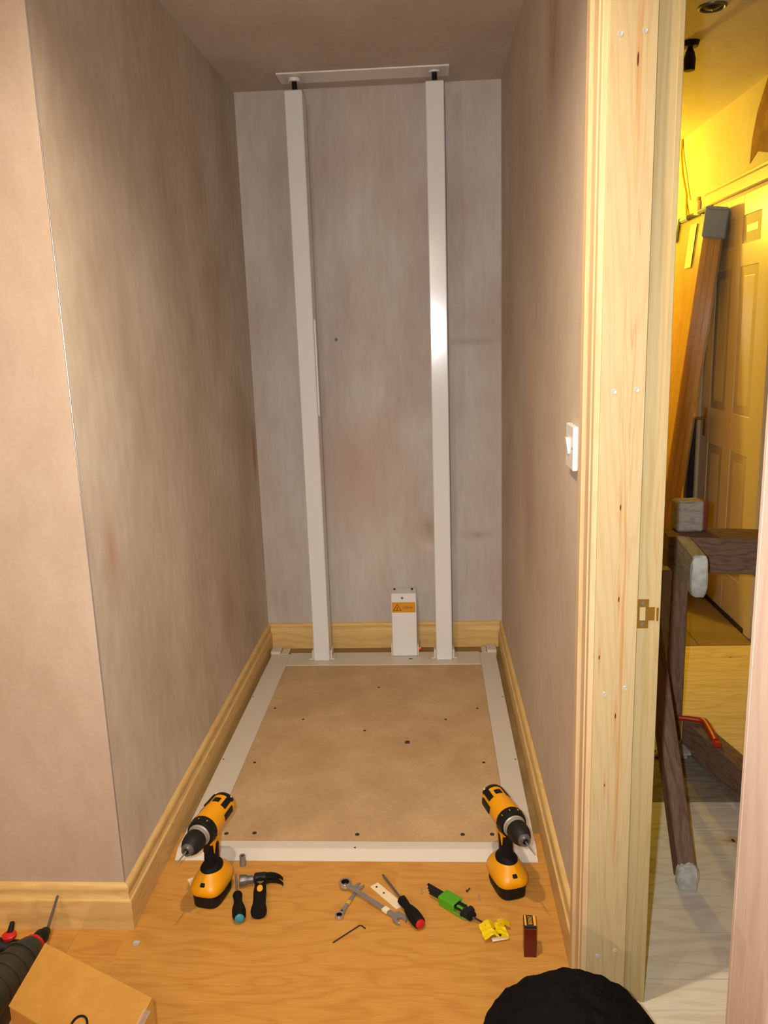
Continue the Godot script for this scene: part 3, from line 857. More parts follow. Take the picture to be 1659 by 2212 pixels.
func build_trestle() -> void:
	var t := thing("trestle", "dusty old timber trestle standing on the hall floor", "trestle", Vector3(0.81, 0, -2.62))
	var o := Vector3(0.81, 0, -2.62)
	timber(t, "cross_beam", Vector3(0.775, 0.687, -2.70) - o, Vector3(1.34, 0.672, -2.64) - o, 0.15, 0.118, Vector3(0, 0, 1), "dusty_wood")
	timber(t, "arm", Vector3(0.788, 0.688, -2.375) - o, Vector3(0.812, 0.688, -2.62) - o, 0.122, 0.042, Vector3.UP, "pale_dust_wood")
	obj("arm_end", lump(Vector3(0.787, 0.688, -2.372) - o, Vector3(0.024, 0.063, 0.012), 3, 0.12), mats["dust_lump"], t)
	timber(t, "upright", Vector3(0.81, 0.0, -2.665) - o, Vector3(0.81, 0.64, -2.665) - o, 0.062, 0.07, Vector3.RIGHT, "dusty_wood")
	timber(t, "upright", Vector3(0.735, 0.10, -2.56) - o, Vector3(0.742, 0.66, -2.56) - o, 0.03, 0.05, Vector3.RIGHT, "pale_dust_wood")
	timber(t, "base_rail", Vector3(0.862, 0.056, -2.62) - o, Vector3(0.99, 0.056, -2.05) - o, 0.11, 0.055, Vector3.UP, "dusty_wood")
	timber(t, "leg", Vector3(0.635, 0.032, -1.90) - o, Vector3(0.672, 0.66, -2.56) - o, 0.046, 0.062, Vector3.RIGHT, "dusty_wood")
	obj("foot", lump(Vector3(0.634, 0.034, -1.885) - o, Vector3(0.026, 0.034, 0.018), 8, 0.2), mats["dust_lump"], t)
	obj("mortar_lump", lump(Vector3(0.795, 0.010, -2.60) - o, Vector3(0.07, 0.012, 0.06), 12, 0.4), mats["dust_lump"], t)
	var b := thing("block", "grey dusty block with a red brick edge lying on the trestle beam", "block", Vector3(0.853, 0.7465, -2.72))
	obj("body", Shape.new().box(Vector3(0, 0.051, 0), Vector3(0.088, 0.102, 0.075), 0.006), mats["pale_dust_wood"], b, 0, Vector2(4, 2))
	obj("brick_edge", Shape.new().box(Vector3(0.052, 0.049, -0.01), Vector3(0.016, 0.098, 0.07), 0.003), mats["brick_red"], b)
	var saw := thing("bow_saw", "bent red tube saw frame lying over the trestle base rail", "saw", Vector3(0.9, 0.115, -2.5))
	var so := Vector3(0.9, 0.115, -2.5)
	obj("frame", Shape.new().tube([Vector3(0.815, 0.1245, -2.590) - so, Vector3(0.845, 0.1245, -2.585) - so, Vector3(0.882, 0.1245, -2.572) - so, Vector3(0.893, 0.1245, -2.560) - so, Vector3(0.892, 0.1245, -2.530) - so, Vector3(0.888, 0.1245, -2.470) - so, Vector3(0.884, 0.1245, -2.425) - so], [0.008, 0.009, 0.010, 0.011, 0.012, 0.012, 0.011], 12), mats["saw_red"], saw)
	obj("grip_end", Shape.new().box(Vector3(0.884, 0.1215, -2.415) - so, Vector3(0.026, 0.018, 0.030), 0.006), mats["saw_red"], saw)

func build_lamps() -> void:
	# recessed downlight of the room, over the floor in front of the recess
	downlight("downlight", "lit recessed downlight in the room ceiling in front of the recess", Vector3(-0.25, YC, -1.20), "lamp_warm")
	var sp := SpotLight3D.new()
	sp.name = "downlight_light"
	sp.position = Vector3(-0.25, YC - 0.022, -1.20)
	sp.rotation.x = -PI / 2
	sp.light_color = WARM
	sp.light_energy = 2.40
	sp.light_size = 0.03
	sp.spot_angle = 72.0
	sp.spot_angle_attenuation = 0.85
	sp.spot_range = 14.0
	sp.spot_attenuation = 2.0
	sp.shadow_enabled = true
	add_child(sp)
	bulb("unseen_pendant", "added unseen fill bulb near the middle of the room", Vector3(-1.25, YC, 0.25), 0.17, "lamp_warm", WARM, 0.75, 0.045)  # added bulb out of view, brightens the front skirting and left wall
	bulb("unseen_pendant", "added unseen fill bulb at the back of the room", Vector3(-0.35, YC, 3.7), 0.17, "lamp_warm", SOFT, 3.3, 0.045)  # added lamp behind the camera, evens out light into the recess
	# the hall's lit bulb, round the corner behind the recess wall
	bulb("unseen_pendant", "lit amber bulb in the hall beyond the recess wall", Vector3(0.60, YH, -5.3), 0.36, "lamp_amber", AMBER, 2.1, 0.04)

func downlight(called: String, label: String, at: Vector3, face: String) -> void:
	var dl := thing(called, label, "light fitting", at)
	obj("bezel", Shape.new().ring_lathe([Vector2(0.036, 0.0), Vector2(0.047, 0.0), Vector2(0.046, -0.004), Vector2(0.040, -0.007), Vector2(0.036, -0.004)], Transform3D(), 28), mats["dull_steel"], dl)
	obj("lamp_face", Shape.new().lathe([Vector2(0.0, -0.010), Vector2(0.012, -0.009), Vector2(0.026, -0.004), Vector2(0.0355, -0.0005), Vector2(0.0355, 0.0)], Transform3D(), 24), mats[face], dl)
	obj("clip", Shape.new().box(Vector3(0.0, -0.009, 0.004), Vector3(0.005, 0.012, 0.005), 0.001), mats["chrome"], dl)

func bulb(called: String, label: String, at: Vector3, drop: float, mat: String, c: Color, energy: float, size: float) -> void:
	var t := thing(called, label, "lamp", at)
	obj("rose", Shape.new().lathe([Vector2(0, -0.022), Vector2(0.03, -0.02), Vector2(0.04, 0)], Transform3D(), 20), mats["white_plastic"], t)
	obj("cord", Shape.new().tube([Vector3(0, -0.02, 0), Vector3(0, -drop + 0.07, 0)], 0.003, 8), mats["white_plastic"], t)
	obj("holder", Shape.new().lathe([Vector2(0.004, -drop + 0.075), Vector2(0.016, -drop + 0.068), Vector2(0.018, -drop + 0.03), Vector2(0.012, -drop + 0.028)], Transform3D(), 18), mats["white_plastic"], t)
	obj("bulb", Shape.new().lathe([Vector2(0.012, -drop + 0.03), Vector2(0.018, -drop + 0.02), Vector2(0.029, -drop - 0.005), Vector2(0.030, -drop - 0.02), Vector2(0.024, -drop - 0.036), Vector2(0.010, -drop - 0.046), Vector2(0.001, -drop - 0.048)], Transform3D(), 24), mats[mat], t)
	omni(numbered(called + "_light"), at + Vector3(0, -drop - 0.012, 0), c, energy, size)

# ------------------------------------------------------------------ lift
func build_lift() -> void:
	var h := 0.020
	var p := thing("lift_platform", "low white framed lift platform with a tan board floor", "platform", Vector3(-0.235, 0, -2.7))
	var o := Vector3(-0.235, 0, -2.7)
	var fm: Material = mats["white_frame"]
	obj("panel", slab(-0.6525, 0.1975, 0.004, h - 0.0022, -3.309, -2.051).moved(Transform3D(Basis(), -o)), mats["panel_board"], p, 2, Vector2(1.3, 1.3), Vector2(0.2, 0.4))
	obj("side_rail", slab(-0.738, -0.653, 0.001, h, -3.44, -2.0485, 0.0012).moved(Transform3D(Basis(), -o)), fm, p)
	obj("side_rail", slab(0.198, 0.2685, 0.001, h, -3.44, -2.0485, 0.0012).moved(Transform3D(Basis(), -o)), fm, p)
	obj("rear_rail", slab(-0.6525, 0.1975, 0.001, h, -3.452, -3.3095, 0.0012).moved(Transform3D(Basis(), -o)), fm, p)
	# front rail with a ramped nose
	var nose := PackedVector2Array([Vector2(-2.048, 0.001), Vector2(-1.984, 0.001), Vector2(-1.984, 0.0035), Vector2(-2.014, 0.018), Vector2(-2.018, h), Vector2(-2.048, h)])
	obj("front_rail", Shape.new().extrude(nose, 1.0065, Transform3D(Basis(Vector3(0, 0, 1), Vector3(0, 1, 0), Vector3(1, 0, 0)), Vector3(-0.738, 0, 0) - o)), fm, p)
	for x in [[-0.744, -0.700], [0.231, 0.274]]:
		obj("end_cap", slab(x[0], x[1], 0.001, h + 0.011, -3.507, -3.4405, 0.0015).moved(Transform3D(Basis(), -o)), fm, p)
	for x in [[-0.6985, -0.664], [0.208, 0.2295]]:
		obj("end_plate", slab(x[0], x[1], 0.001, h + 0.001, -3.505, -3.4405, 0.0012).moved(Transform3D(Basis(), -o)), fm, p)
	for q in [[-0.616, -2.086], [-0.534, -2.089], [-0.234, -2.084], [0.068, -2.086], [0.152, -2.087], [-0.618, -2.488], [0.154, -2.486], [-0.5, -2.802], [-0.261, -2.712], [0.034, -2.797], [-0.624, -2.897], [0.156, -2.887], [-0.232, -3.081]]:
		var near := 1.0 if q[1] > -2.2 else 0.75
		obj("screw", Shape.new().lathe([Vector2(0, 0.0006), Vector2(0.003 * near, 0.0004), Vector2(0.0062 * near, 0.0012), Vector2(0.0068 * near, 0.0)], Transform3D(Basis(), Vector3(q[0], h - 0.0022, q[1]) - o), 14), mats["screw_dark"], p)
	obj("stain", lump(Vector3(-0.104, h - 0.0021, -2.626) - o, Vector3(0.008, 0.0006, 0.010), 6, 0.5), mats["screw_dark"], p)
	for q in [[-0.729, -2.506], [-0.732, -2.997], [0.26, -2.503], [0.26, -2.983], [-0.235, -2.02]]:
		obj("rivet", Shape.new().lathe([Vector2(0, 0.0008), Vector2(0.0028, 0.0005), Vector2(0.0034, 0.0)], Transform3D(Basis(), Vector3(q[0], h, q[1]) - o), 10), mats["screw_dark"], p)
	obj("cable_slot", slab(-0.116, -0.101, h, h + 0.0006, -3.376, -3.369).moved(Transform3D(Basis(), -o)), mats["dark_gap"], p)

	# guide posts
	for k in 2:
		var x: float = -0.500 if k == 0 else 0.0398
		var lab := "left white steel guide post with a thin cover strip on its side" if k == 0 else "right white steel guide post nearer the light switch"
		var gp := thing("guide_post", lab, "post", Vector3(x, h, -3.405), 0, "white guide posts of the lift")
		var ht := 2.322 if k == 0 else 2.330
		obj("column", Shape.new().box(Vector3(0, ht / 2, 0), Vector3(0.070, ht, 0.100), 0.0035), mats["white_steel"], gp)
		for s in [-1, 1]:
			obj("foot_bracket", Shape.new().box(Vector3(s * 0.0405, 0.022, 0.008), Vector3(0.010, 0.042, 0.055), 0.002), mats["white_frame"], gp)
			obj("foot_bracket", Shape.new().box(Vector3(s * 0.0465, 0.004, 0.010), Vector3(0.022, 0.007, 0.060), 0.002), mats["white_frame"], gp)
		obj("adjuster_bolt", Shape.new().lathe([Vector2(0.012, ht), Vector2(0.012, ht + 0.008), Vector2(0.010, ht + 0.010), Vector2(0.010, ht + 0.042), Vector2(0.008, ht + 0.043)], Transform3D(), 16), mats["dark_steel"], gp)
		obj("lock_nut", Shape.new().lathe([Vector2(0.014, ht + 0.001), Vector2(0.0155, ht + 0.003), Vector2(0.0155, ht + 0.009), Vector2(0.014, ht + 0.011)], Transform3D(), 6), mats["dull_steel"], gp)
		obj("pressure_disc", Shape.new().lathe([Vector2(0.021, ht + 0.040), Vector2(0.0225, ht + 0.042), Vector2(0.0225, ht + 0.053 if k == 0 else ht + 0.0455), Vector2(0.012, ht + 0.0546 if k == 0 else ht + 0.0466)], Transform3D(), 28), mats["white_plastic"], gp)
		if k == 0:
			var strip := PackedVector2Array()
			for i in 9: strip.append(Vector2(0.010 * cos(PI * i / 8.0), 1.462 + 0.010 * sin(PI * i / 8.0)))
			for i in 9: strip.append(Vector2(-0.010 * cos(PI * i / 8.0), 1.085 - 0.010 * sin(PI * i / 8.0)))
			obj("cover_strip", Shape.new().extrude(strip, 0.0065, Transform3D(Basis(Vector3(0, 0, -1), Vector3(0, 1, 0), Vector3(1, 0, 0)), Vector3(0.0352, 0, 0.026)), 0.002), mats["white_plastic"], gp)
	var cp := obj("ceiling_plate", slab(-0.5625, 0.0965, YC - 0.006, YC - 0.0002, -3.478, -3.352, 0.0012), mats["white_plastic"])
	tag(cp, "thin white plate fixed under the recess ceiling above both posts", "plate")

	# control box
	var cb := thing("control_box", "white control box with a yellow electrical warning label at the back of the platform", "control box", Vector3(-0.1335, h, -3.43))
	obj("housing", Shape.new().box(Vector3(0, 0.146, -0.012), Vector3(0.110, 0.290, 0.080), 0.003), mats["white_steel"], cb)
	obj("side_flange", Shape.new().box(Vector3(-0.0585, 0.03, 0.0), Vector3(0.006, 0.058, 0.05), 0.001), mats["white_frame"], cb)
	obj("side_flange", Shape.new().box(Vector3(0.0585, 0.026, 0.0), Vector3(0.006, 0.05, 0.05), 0.001), mats["white_frame"], cb)
	obj("lock", Shape.new().lathe([Vector2(0, 0.003), Vector2(0.0032, 0.0032), Vector2(0.005, 0.0025), Vector2(0.0055, 0)], Transform3D(Basis(Vector3.RIGHT, PI / 2), Vector3(-0.007, 0.272, 0.0282)), 16), mats["dull_steel"], cb)
	var lb := obj("warning_label", Shape.new().box(Vector3(-0.001, 0.2285, 0.0285), Vector3(0.102, 0.047, 0.0006)), mats["label_yellow"], cb)
	seat(lb, "yellow high voltage warning label")
	# black triangle with a bolt, and the voltage beside it
	var tc := Vector2(-0.0290, 0.2265)
	for k in 3:
		var a := tc + Vector2(0.0195 * sin(TAU * k / 3), 0.0195 * cos(TAU * k / 3))
		var b := tc + Vector2(0.0195 * sin(TAU * (k + 1) / 3), 0.0195 * cos(TAU * (k + 1) / 3))
		obj("triangle_side", plank_between(Vector3(a.x, a.y - 0.003, 0.0289), Vector3(b.x, b.y - 0.003, 0.0289), 0.0022, 0.0004, Vector3(b.y - a.y, a.x - b.x, 0), 0.0), mats["ink"], lb)
	var bolt := PackedVector2Array([Vector2(0.0015, 0.0100), Vector2(-0.0040, 0.0005), Vector2(-0.0005, 0.0010), Vector2(-0.0020, -0.0055), Vector2(-0.0035, -0.0045), Vector2(-0.0018, -0.0095), Vector2(0.0020, -0.0058), Vector2(0.0002, -0.0055), Vector2(0.0030, 0.0035), Vector2(-0.0002, 0.0030), Vector2(0.0035, 0.0095)])
	obj("bolt_symbol", Shape.new().extrude(bolt, 0.0004, Transform3D(Basis().scaled(Vector3(0.9, 0.9, 1)), Vector3(tc.x, tc.y - 0.004, 0.0288))), mats["ink"], lb)
	var tx := text_mesh("230V AC", 0.0125, 0.0004)
	place_text(tx, lb, "lettering", "ink", Transform3D(Basis(), Vector3(0.0175, 0.2275, 0.0290)))
	for x in [-0.042, 0.036]:
		obj("cable_clip", Shape.new().lathe([Vector2(0.004, 0), Vector2(0.004, 0.006), Vector2(0.002, 0.008)], Transform3D(Basis(), Vector3(x, 0.2905, -0.03)), 10), mats["drill_black"], cb)
	obj("indicator_led", Shape.new().lathe([Vector2(0, 0.006), Vector2(0.0030, 0.005), Vector2(0.0045, 0.002), Vector2(0.0045, -0.003)], Transform3D(Basis(Vector3.RIGHT, PI / 2), Vector3(0.0655, 0.024, -0.006)), 12), mats["led"], cb)

func text_mesh(txt: String, size: float, depth: float) -> TextMesh:
	var f := SystemFont.new()
	f.font_names = PackedStringArray(["Droid Sans"])
	var tm := TextMesh.new()
	tm.font = f
	tm.text = txt
	tm.font_size = 32
	tm.pixel_size = size / 32.0
	tm.depth = depth
	return tm

func place_text(tm: TextMesh, parent: Node, called: String, mat: String, xf: Transform3D) -> void:
	var o := MeshInstance3D.new()
	o.name = called
	o.mesh = tm
	o.material_override = mats[mat]
	parent.add_child(o, true)
	o.transform = xf

# ------------------------------------------------------------------ tools
func oval(cx: float, cy: float, cz: float, rx: float, rz: float, n := 28, pw := 1.0) -> PackedVector3Array:
	var r := PackedVector3Array()
	for i in n:
		var t := TAU * i / n
		var c := cos(t)
		var s := sin(t)
		r.append(Vector3(cx + rx * sign(c) * pow(abs(c), pw), cy, cz + rz * sign(s) * pow(abs(s), pw)))
	return r

const AX := 0.205   # height of the drill's spindle

func body_r(z: float) -> Vector2:   # half width, half height of the motor housing along the spindle
	var t := (z + 0.108) / 0.126
	var e: float = sqrt(max(0.0, 1.0 - pow(max(0.0, 1.0 - t / 0.16), 2.0)))
	var g: float = lerp(0.0325, 0.0360, clamp(t, 0, 1))
	return Vector2(g * (0.55 + 0.45 * e), (g + 0.0015) * (0.55 + 0.45 * e))

func body_pt(z: float, deg: float, off: float) -> Vector3:   # deg from the top, positive to +x
	var r := body_r(z) + Vector2(off, off)
	var a := deg_to_rad(deg)
	return Vector3(r.x * sin(a), AX + r.y * cos(a), z)

func body_patch(z0: float, z1: float, d0: float, d1: float, off := 0.0012, nz := 6, nd := 8) -> Shape:
	var g := []
	for i in nz + 1:
		var row := []
		for j in nd + 1: row.append(body_pt(lerp(z0, z1, float(i) / nz), lerp(d0, d1, float(j) / nd), off))
		g.append(row)
	return Shape.new().patch(g, 0.003 if false else -0.003)

func make_drill(label: String) -> Node3D:
	var t := thing("cordless_drill", label, "drill", Vector3.ZERO, 0.0, "yellow and black cordless drills")
	var yl: Material = mats["drill_yellow"]
	var bk: Material = mats["drill_black"]
	var gr: Material = mats["drill_grip"]
	# battery
	var bat := Shape.new().loft([oval(0, 0.0, 0.002, 0.034, 0.052, 32, 0.55), oval(0, 0.003, 0.002, 0.0370, 0.055, 32, 0.55), oval(0, 0.040, 0.002, 0.0385, 0.0575, 32, 0.55), oval(0, 0.050, 0.002, 0.037, 0.055, 32, 0.55)])
	var b := obj("battery", bat, bk, t)
	for s in [-1, 1]:
		obj("release_button", Shape.new().box(Vector3(s * 0.0375, 0.026, -0.004), Vector3(0.006, 0.022, 0.045), 0.003), mats["rubber"], b)
	obj("battery_groove", Shape.new().box(Vector3(0, 0.036, 0.0555), Vector3(0.04, 0.003, 0.006), 0.001), mats["rubber"], b)
	# foot housing, flared over the battery
	var foot := []
	for q in [[0.036, 0.043, 0.060, 0.0, 0.6], [0.042, 0.0445, 0.0625, 0.0, 0.6], [0.052, 0.0440, 0.0625, 0.0, 0.62], [0.062, 0.0405, 0.058, -0.001, 0.7], [0.072, 0.0345, 0.050, -0.003, 0.8], [0.080, 0.0285, 0.041, -0.004, 0.9], [0.088, 0.0245, 0.033, -0.004, 1.0]]:
		foot.append(oval(0, q[0], q[3], q[1], q[2], 32, q[4]))
	var ft := obj("foot_housing", Shape.new().loft(foot), yl, t, 1, Vector2.ONE, Vector2.ZERO, 50.0)
	obj("lanyard_slot", Shape.new().box(Vector3(0.0, 0.0655, 0.0515), Vector3(0.013, 0.006, 0.012), 0.002, Basis(Vector3.RIGHT, 0.6)), bk, ft)
	# handle: black grip below, yellow fork above, dark spine behind
	var core := []
	for q in [[0.076, 0.0200, 0.0260, -0.004], [0.100, 0.0170, 0.0220, -0.005], [0.130, 0.0165, 0.0220, -0.008], [0.158, 0.0172, 0.0245, -0.011]]:
		core.append(oval(0, q[0], q[3], q[1], q[2], 32, 0.85))
	obj("grip", Shape.new().loft(core), gr, t, 1, Vector2.ONE, Vector2.ZERO, 60.0)
	var neck := []
	for q in [[0.150, 0.0168, 0.0238, -0.0105], [0.165, 0.0190, 0.0285, -0.0125], [0.178, 0.0218, 0.033, -0.014], [0.195, 0.026, 0.040, -0.015]]:
		neck.append(oval(0, q[0], q[3], q[1], q[2], 32, 0.85))
	var nk := obj("handle_neck", Shape.new().loft(neck), yl, t, 1, Vector2.ONE, Vector2.ZERO, 60.0)
	obj("grip_collar", Shape.new().loft([oval(0, 0.072, -0.003, 0.0280, 0.0370, 32), oval(0, 0.085, -0.003, 0.0280, 0.0360, 32), oval(0, 0.091, -0.004, 0.0240, 0.031, 32), oval(0, 0.097, -0.005, 0.0185, 0.0240, 32)]), gr, t, 1, Vector2.ONE, Vector2.ZERO, 60.0)
	for s in [-1, 1]:
		# two prongs of the yellow fork running down over the grip
		for pr in [[22.0, 50.0, 0.128], [-28.0, 4.0, 0.146]]:
			var g := []
			for i in 7:
				var y: float = lerp(0.170, pr[2], i / 6.0)
				var f: float = clamp((y - 0.100) / 0.07, 0.0, 1.0)
				var rx: float = lerp(0.0171, 0.0192, f)
				var rz: float = lerp(0.0222, 0.0284, f)
				var mid: float = (pr[0] + pr[1]) * 0.5
				var half: float = (pr[1] - pr[0]) * 0.5 * (1.0 - i / 6.3)
				var row := []
				for j in 5:
					var a := deg_to_rad(mid + half * (j / 2.0 - 1.0))
					row.append(Vector3(s * rx * cos(a), y, lerp(-0.006, -0.013, f) + rz * sin(a)))
				g.append(row)
			obj("fork_prong", Shape.new().patch(g, -0.003 * s), yl, nk)
		var line := []
		for i in 8:
			var y2: float = lerp(0.092, 0.172, i / 7.0)
			var a2 := deg_to_rad(lerp(-62.0, -40.0, i / 7.0))
			line.append(Vector3(s * lerp(0.0190, 0.0210, i / 7.0) * cos(a2), y2, lerp(-0.005, -0.013, i / 7.0) + lerp(0.0245, 0.0310, i / 7.0) * sin(a2)))
		obj("piping", Shape.new().tube(line, 0.0012, 6), mats["drill_piping"], t)
	obj("spine", Shape.new().loft([oval(0, 0.092, -0.0235, 0.012, 0.009, 16), oval(0, 0.12, -0.0255, 0.0115, 0.0065, 16), oval(0, 0.15, -0.0320, 0.012, 0.0075, 16), oval(0, 0.176, -0.044, 0.014, 0.010, 16)]), gr, t)
	# trigger with direction button above it
	var tg := PackedVector2Array([Vector2(0.012, 0.166), Vector2(0.030, 0.164), Vector2(0.027, 0.150), Vector2(0.029, 0.138), Vector2(0.022, 0.128), Vector2(0.010, 0.128)])
	obj("trigger", Shape.new().extrude(tg, 0.017, Transform3D(Basis(Vector3(0, 0, 1), Vector3(0, 1, 0), Vector3(1, 0, 0)), Vector3(-0.0085, 0, -0.008)), 0.002), bk, t)
	obj("direction_button", Shape.new().box(Vector3(0, 0.172, 0.012), Vector3(0.046, 0.007, 0.009), 0.002), mats["drill_piping"], t)
	# motor housing and its dark overmould
	var rings := []
	for i in 22:
		var z: float = lerp(-0.108, 0.018, i / 21.0)
		var r := PackedVector3Array()
		for j in 36: r.append(body_pt(z, 360.0 * j / 36, 0.0))
		rings.append(r)
	var body := obj("motor_housing", Shape.new().loft(rings), yl, t, 1, Vector2.ONE, Vector2.ZERO, 60.0)
	var ov := body_patch(-0.1065, -0.084, -62, 62, 0.0014, 5, 14)
	for s in [-1, 1]:
		ov.v.append_array(body_patch(-0.086, -0.044, s * 30, s * 56, 0.0014, 6, 4).v)
	obj("rear_overmould", ov, bk, body)
	obj("gear_switch", body_patch(-0.068, -0.050, -15, 15, 0.0016, 4, 6), bk, body)
	for s in [-1, 1]:
		obj("side_vent", body_patch(-0.078, -0.030, s * 70, s * 98, 0.0012, 6, 5), bk, body)
		obj("rear_mark", body_patch(-0.099, -0.092, s * 40, s * 47, 0.0017, 2, 2), mats["white_card"], body)
	obj("rear_plug", Shape.new().lathe([Vector2(0.016, 0.0), Vector2(0.016, 0.003), Vector2(0.010, 0.005)], Transform3D(Basis(Vector3.RIGHT, -PI / 2), Vector3(0, AX, -0.1075)), 20), bk, body)
	# clutch collar, gear collar, chuck, nose and bit, all about the spindle
	var sp := Transform3D(Basis(Vector3.RIGHT, PI / 2), Vector3(0, AX, 0))
	var cl := Shape.new()
	cl.lathe([Vector2(0.0352, 0.017), Vector2(0.0368, 0.019), Vector2(0.0362, 0.038), Vector2(0.0335, 0.045), Vector2(0.027, 0.046)], sp, 40)
	for i in 20:
		var a := TAU * i / 20
		cl.box(Vector3(0.0365 * cos(a), AX + 0.0365 * sin(a), 0.025), Vector3(0.0026, 0.004, 0.011), 0.0008, Basis(Vector3.BACK, a))
	var clutch := obj("clutch_collar", cl, bk, t)
	for i: int in [3, 5, 7]:
		var a := TAU * (i + 0.5) / 20
		obj("number_mark", Shape.new().box(Vector3(0.0372 * cos(a), AX + 0.0372 * sin(a), 0.0315), Vector3(0.0006, 0.0014, 0.006), 0.0, Basis(Vector3.BACK, a)), mats["label_gold"], clutch)
	obj("gear_collar", Shape.new().lathe([Vector2(0.0265, 0.044), Vector2(0.0290, 0.0455), Vector2(0.0290, 0.048), Vector2(0.0270, 0.0495), Vector2(0.0265, 0.059), Vector2(0.025, 0.060)], sp, 40), mats["collar_grey"], t)
	var ck := Shape.new().lathe([Vector2(0.0245, 0.058), Vector2(0.0262, 0.0605), Vector2(0.0266, 0.078), Vector2(0.0252, 0.090), Vector2(0.0205, 0.102), Vector2(0.0160, 0.1065)], sp, 36)
	for i in 18:
		var a := TAU * i / 18
		ck.box(Vector3(0.0264 * cos(a), AX + 0.0264 * sin(a), 0.072), Vector3(0.0012, 0.0035, 0.018), 0.0005, Basis(Vector3.BACK, a))
	obj("chuck", ck, mats["rubber"], t)
	obj("chuck_nose", Shape.new().ring_lathe([Vector2(0.0165, 0.104), Vector2(0.0150, 0.112), Vector2(0.0125, 0.1165), Vector2(0.0075, 0.1160), Vector2(0.0070, 0.108)], sp, 28), mats["dull_steel"], t)
	for i in 3:
		var a := TAU * i / 3 + 0.4
		obj("jaw", Shape.new().box(Vector3(0.0042 * cos(a), AX + 0.0042 * sin(a), 0.110), Vector3(0.0045, 0.004, 0.016), 0.001, Basis(Vector3.BACK, a)), mats["dark_steel"], t)
	obj("drill_bit", Shape.new().lathe([Vector2(0.0020, 0.106), Vector2(0.0018, 0.150), Vector2(0.0011, 0.154), Vector2(0.0011, 0.166), Vector2(0.0004, 0.169)], sp, 10), mats["steel"], t)
	return t

func screwdriver(label: String, tip: Vector3, cap: Vector3, shaft: float, hl: float, hr: float, end_mat: String, bright: bool) -> void:
	var d := cap - tip
	var L := d.length()
	var t := thing("screwdriver", label, "screwdriver", tip)
	var y := d.normalized()
	var x := y.cross(Vector3.UP).normalized()
	var bs := Basis(x, y, x.cross(y))
	var xf := Transform3D(bs, Vector3.ZERO)
	var sh := Shape.new().lathe([Vector2(0.0008, 0.0), Vector2(shaft, 0.006), Vector2(shaft, L - hl + 0.004)], xf, 12)
	obj("shaft", sh, mats["steel"] if bright else mats["dull_steel"], t)
	obj("ferrule", Shape.new().lathe([Vector2(shaft, L - hl - 0.006), Vector2(shaft * 1.5, L - hl - 0.005), Vector2(shaft * 1.5, L - hl + 0.002)], xf, 14), mats["brass"], t)
	var pr := []
	for q in [[0.55, 0.0], [0.72, 0.03], [0.70, 0.12], [0.60, 0.24], [0.62, 0.34], [0.86, 0.50], [1.0, 0.66], [1.0, 0.80], [0.93, 0.91], [0.76, 0.97]]:
		pr.append(Vector2(q[0] * hr, L - hl + q[1] * hl))
	var rings := []
	for p in pr:
		var r := PackedVector3Array()
		for i in 24:
			var a := TAU * i / 24
			var rr: float = p.x * (1.0 + 0.05 * cos(6 * a))
			r.append(xf * Vector3(rr * cos(a), p.y, rr * sin(a)))
		rings.append(r)
	obj("handle", Shape.new().loft(rings), mats["drill_grip"], t, 1, Vector2.ONE, Vector2.ZERO, 60.0)
	obj("end_cap", Shape.new().lathe([Vector2(0.74 * hr, L - 0.07 * hl), Vector2(0.70 * hr, L - 0.01 * hl), Vector2(0.5 * hr, L + 0.012 * hl), Vector2(0.2 * hr, L + 0.02 * hl)], xf, 22), mats[end_mat], t)

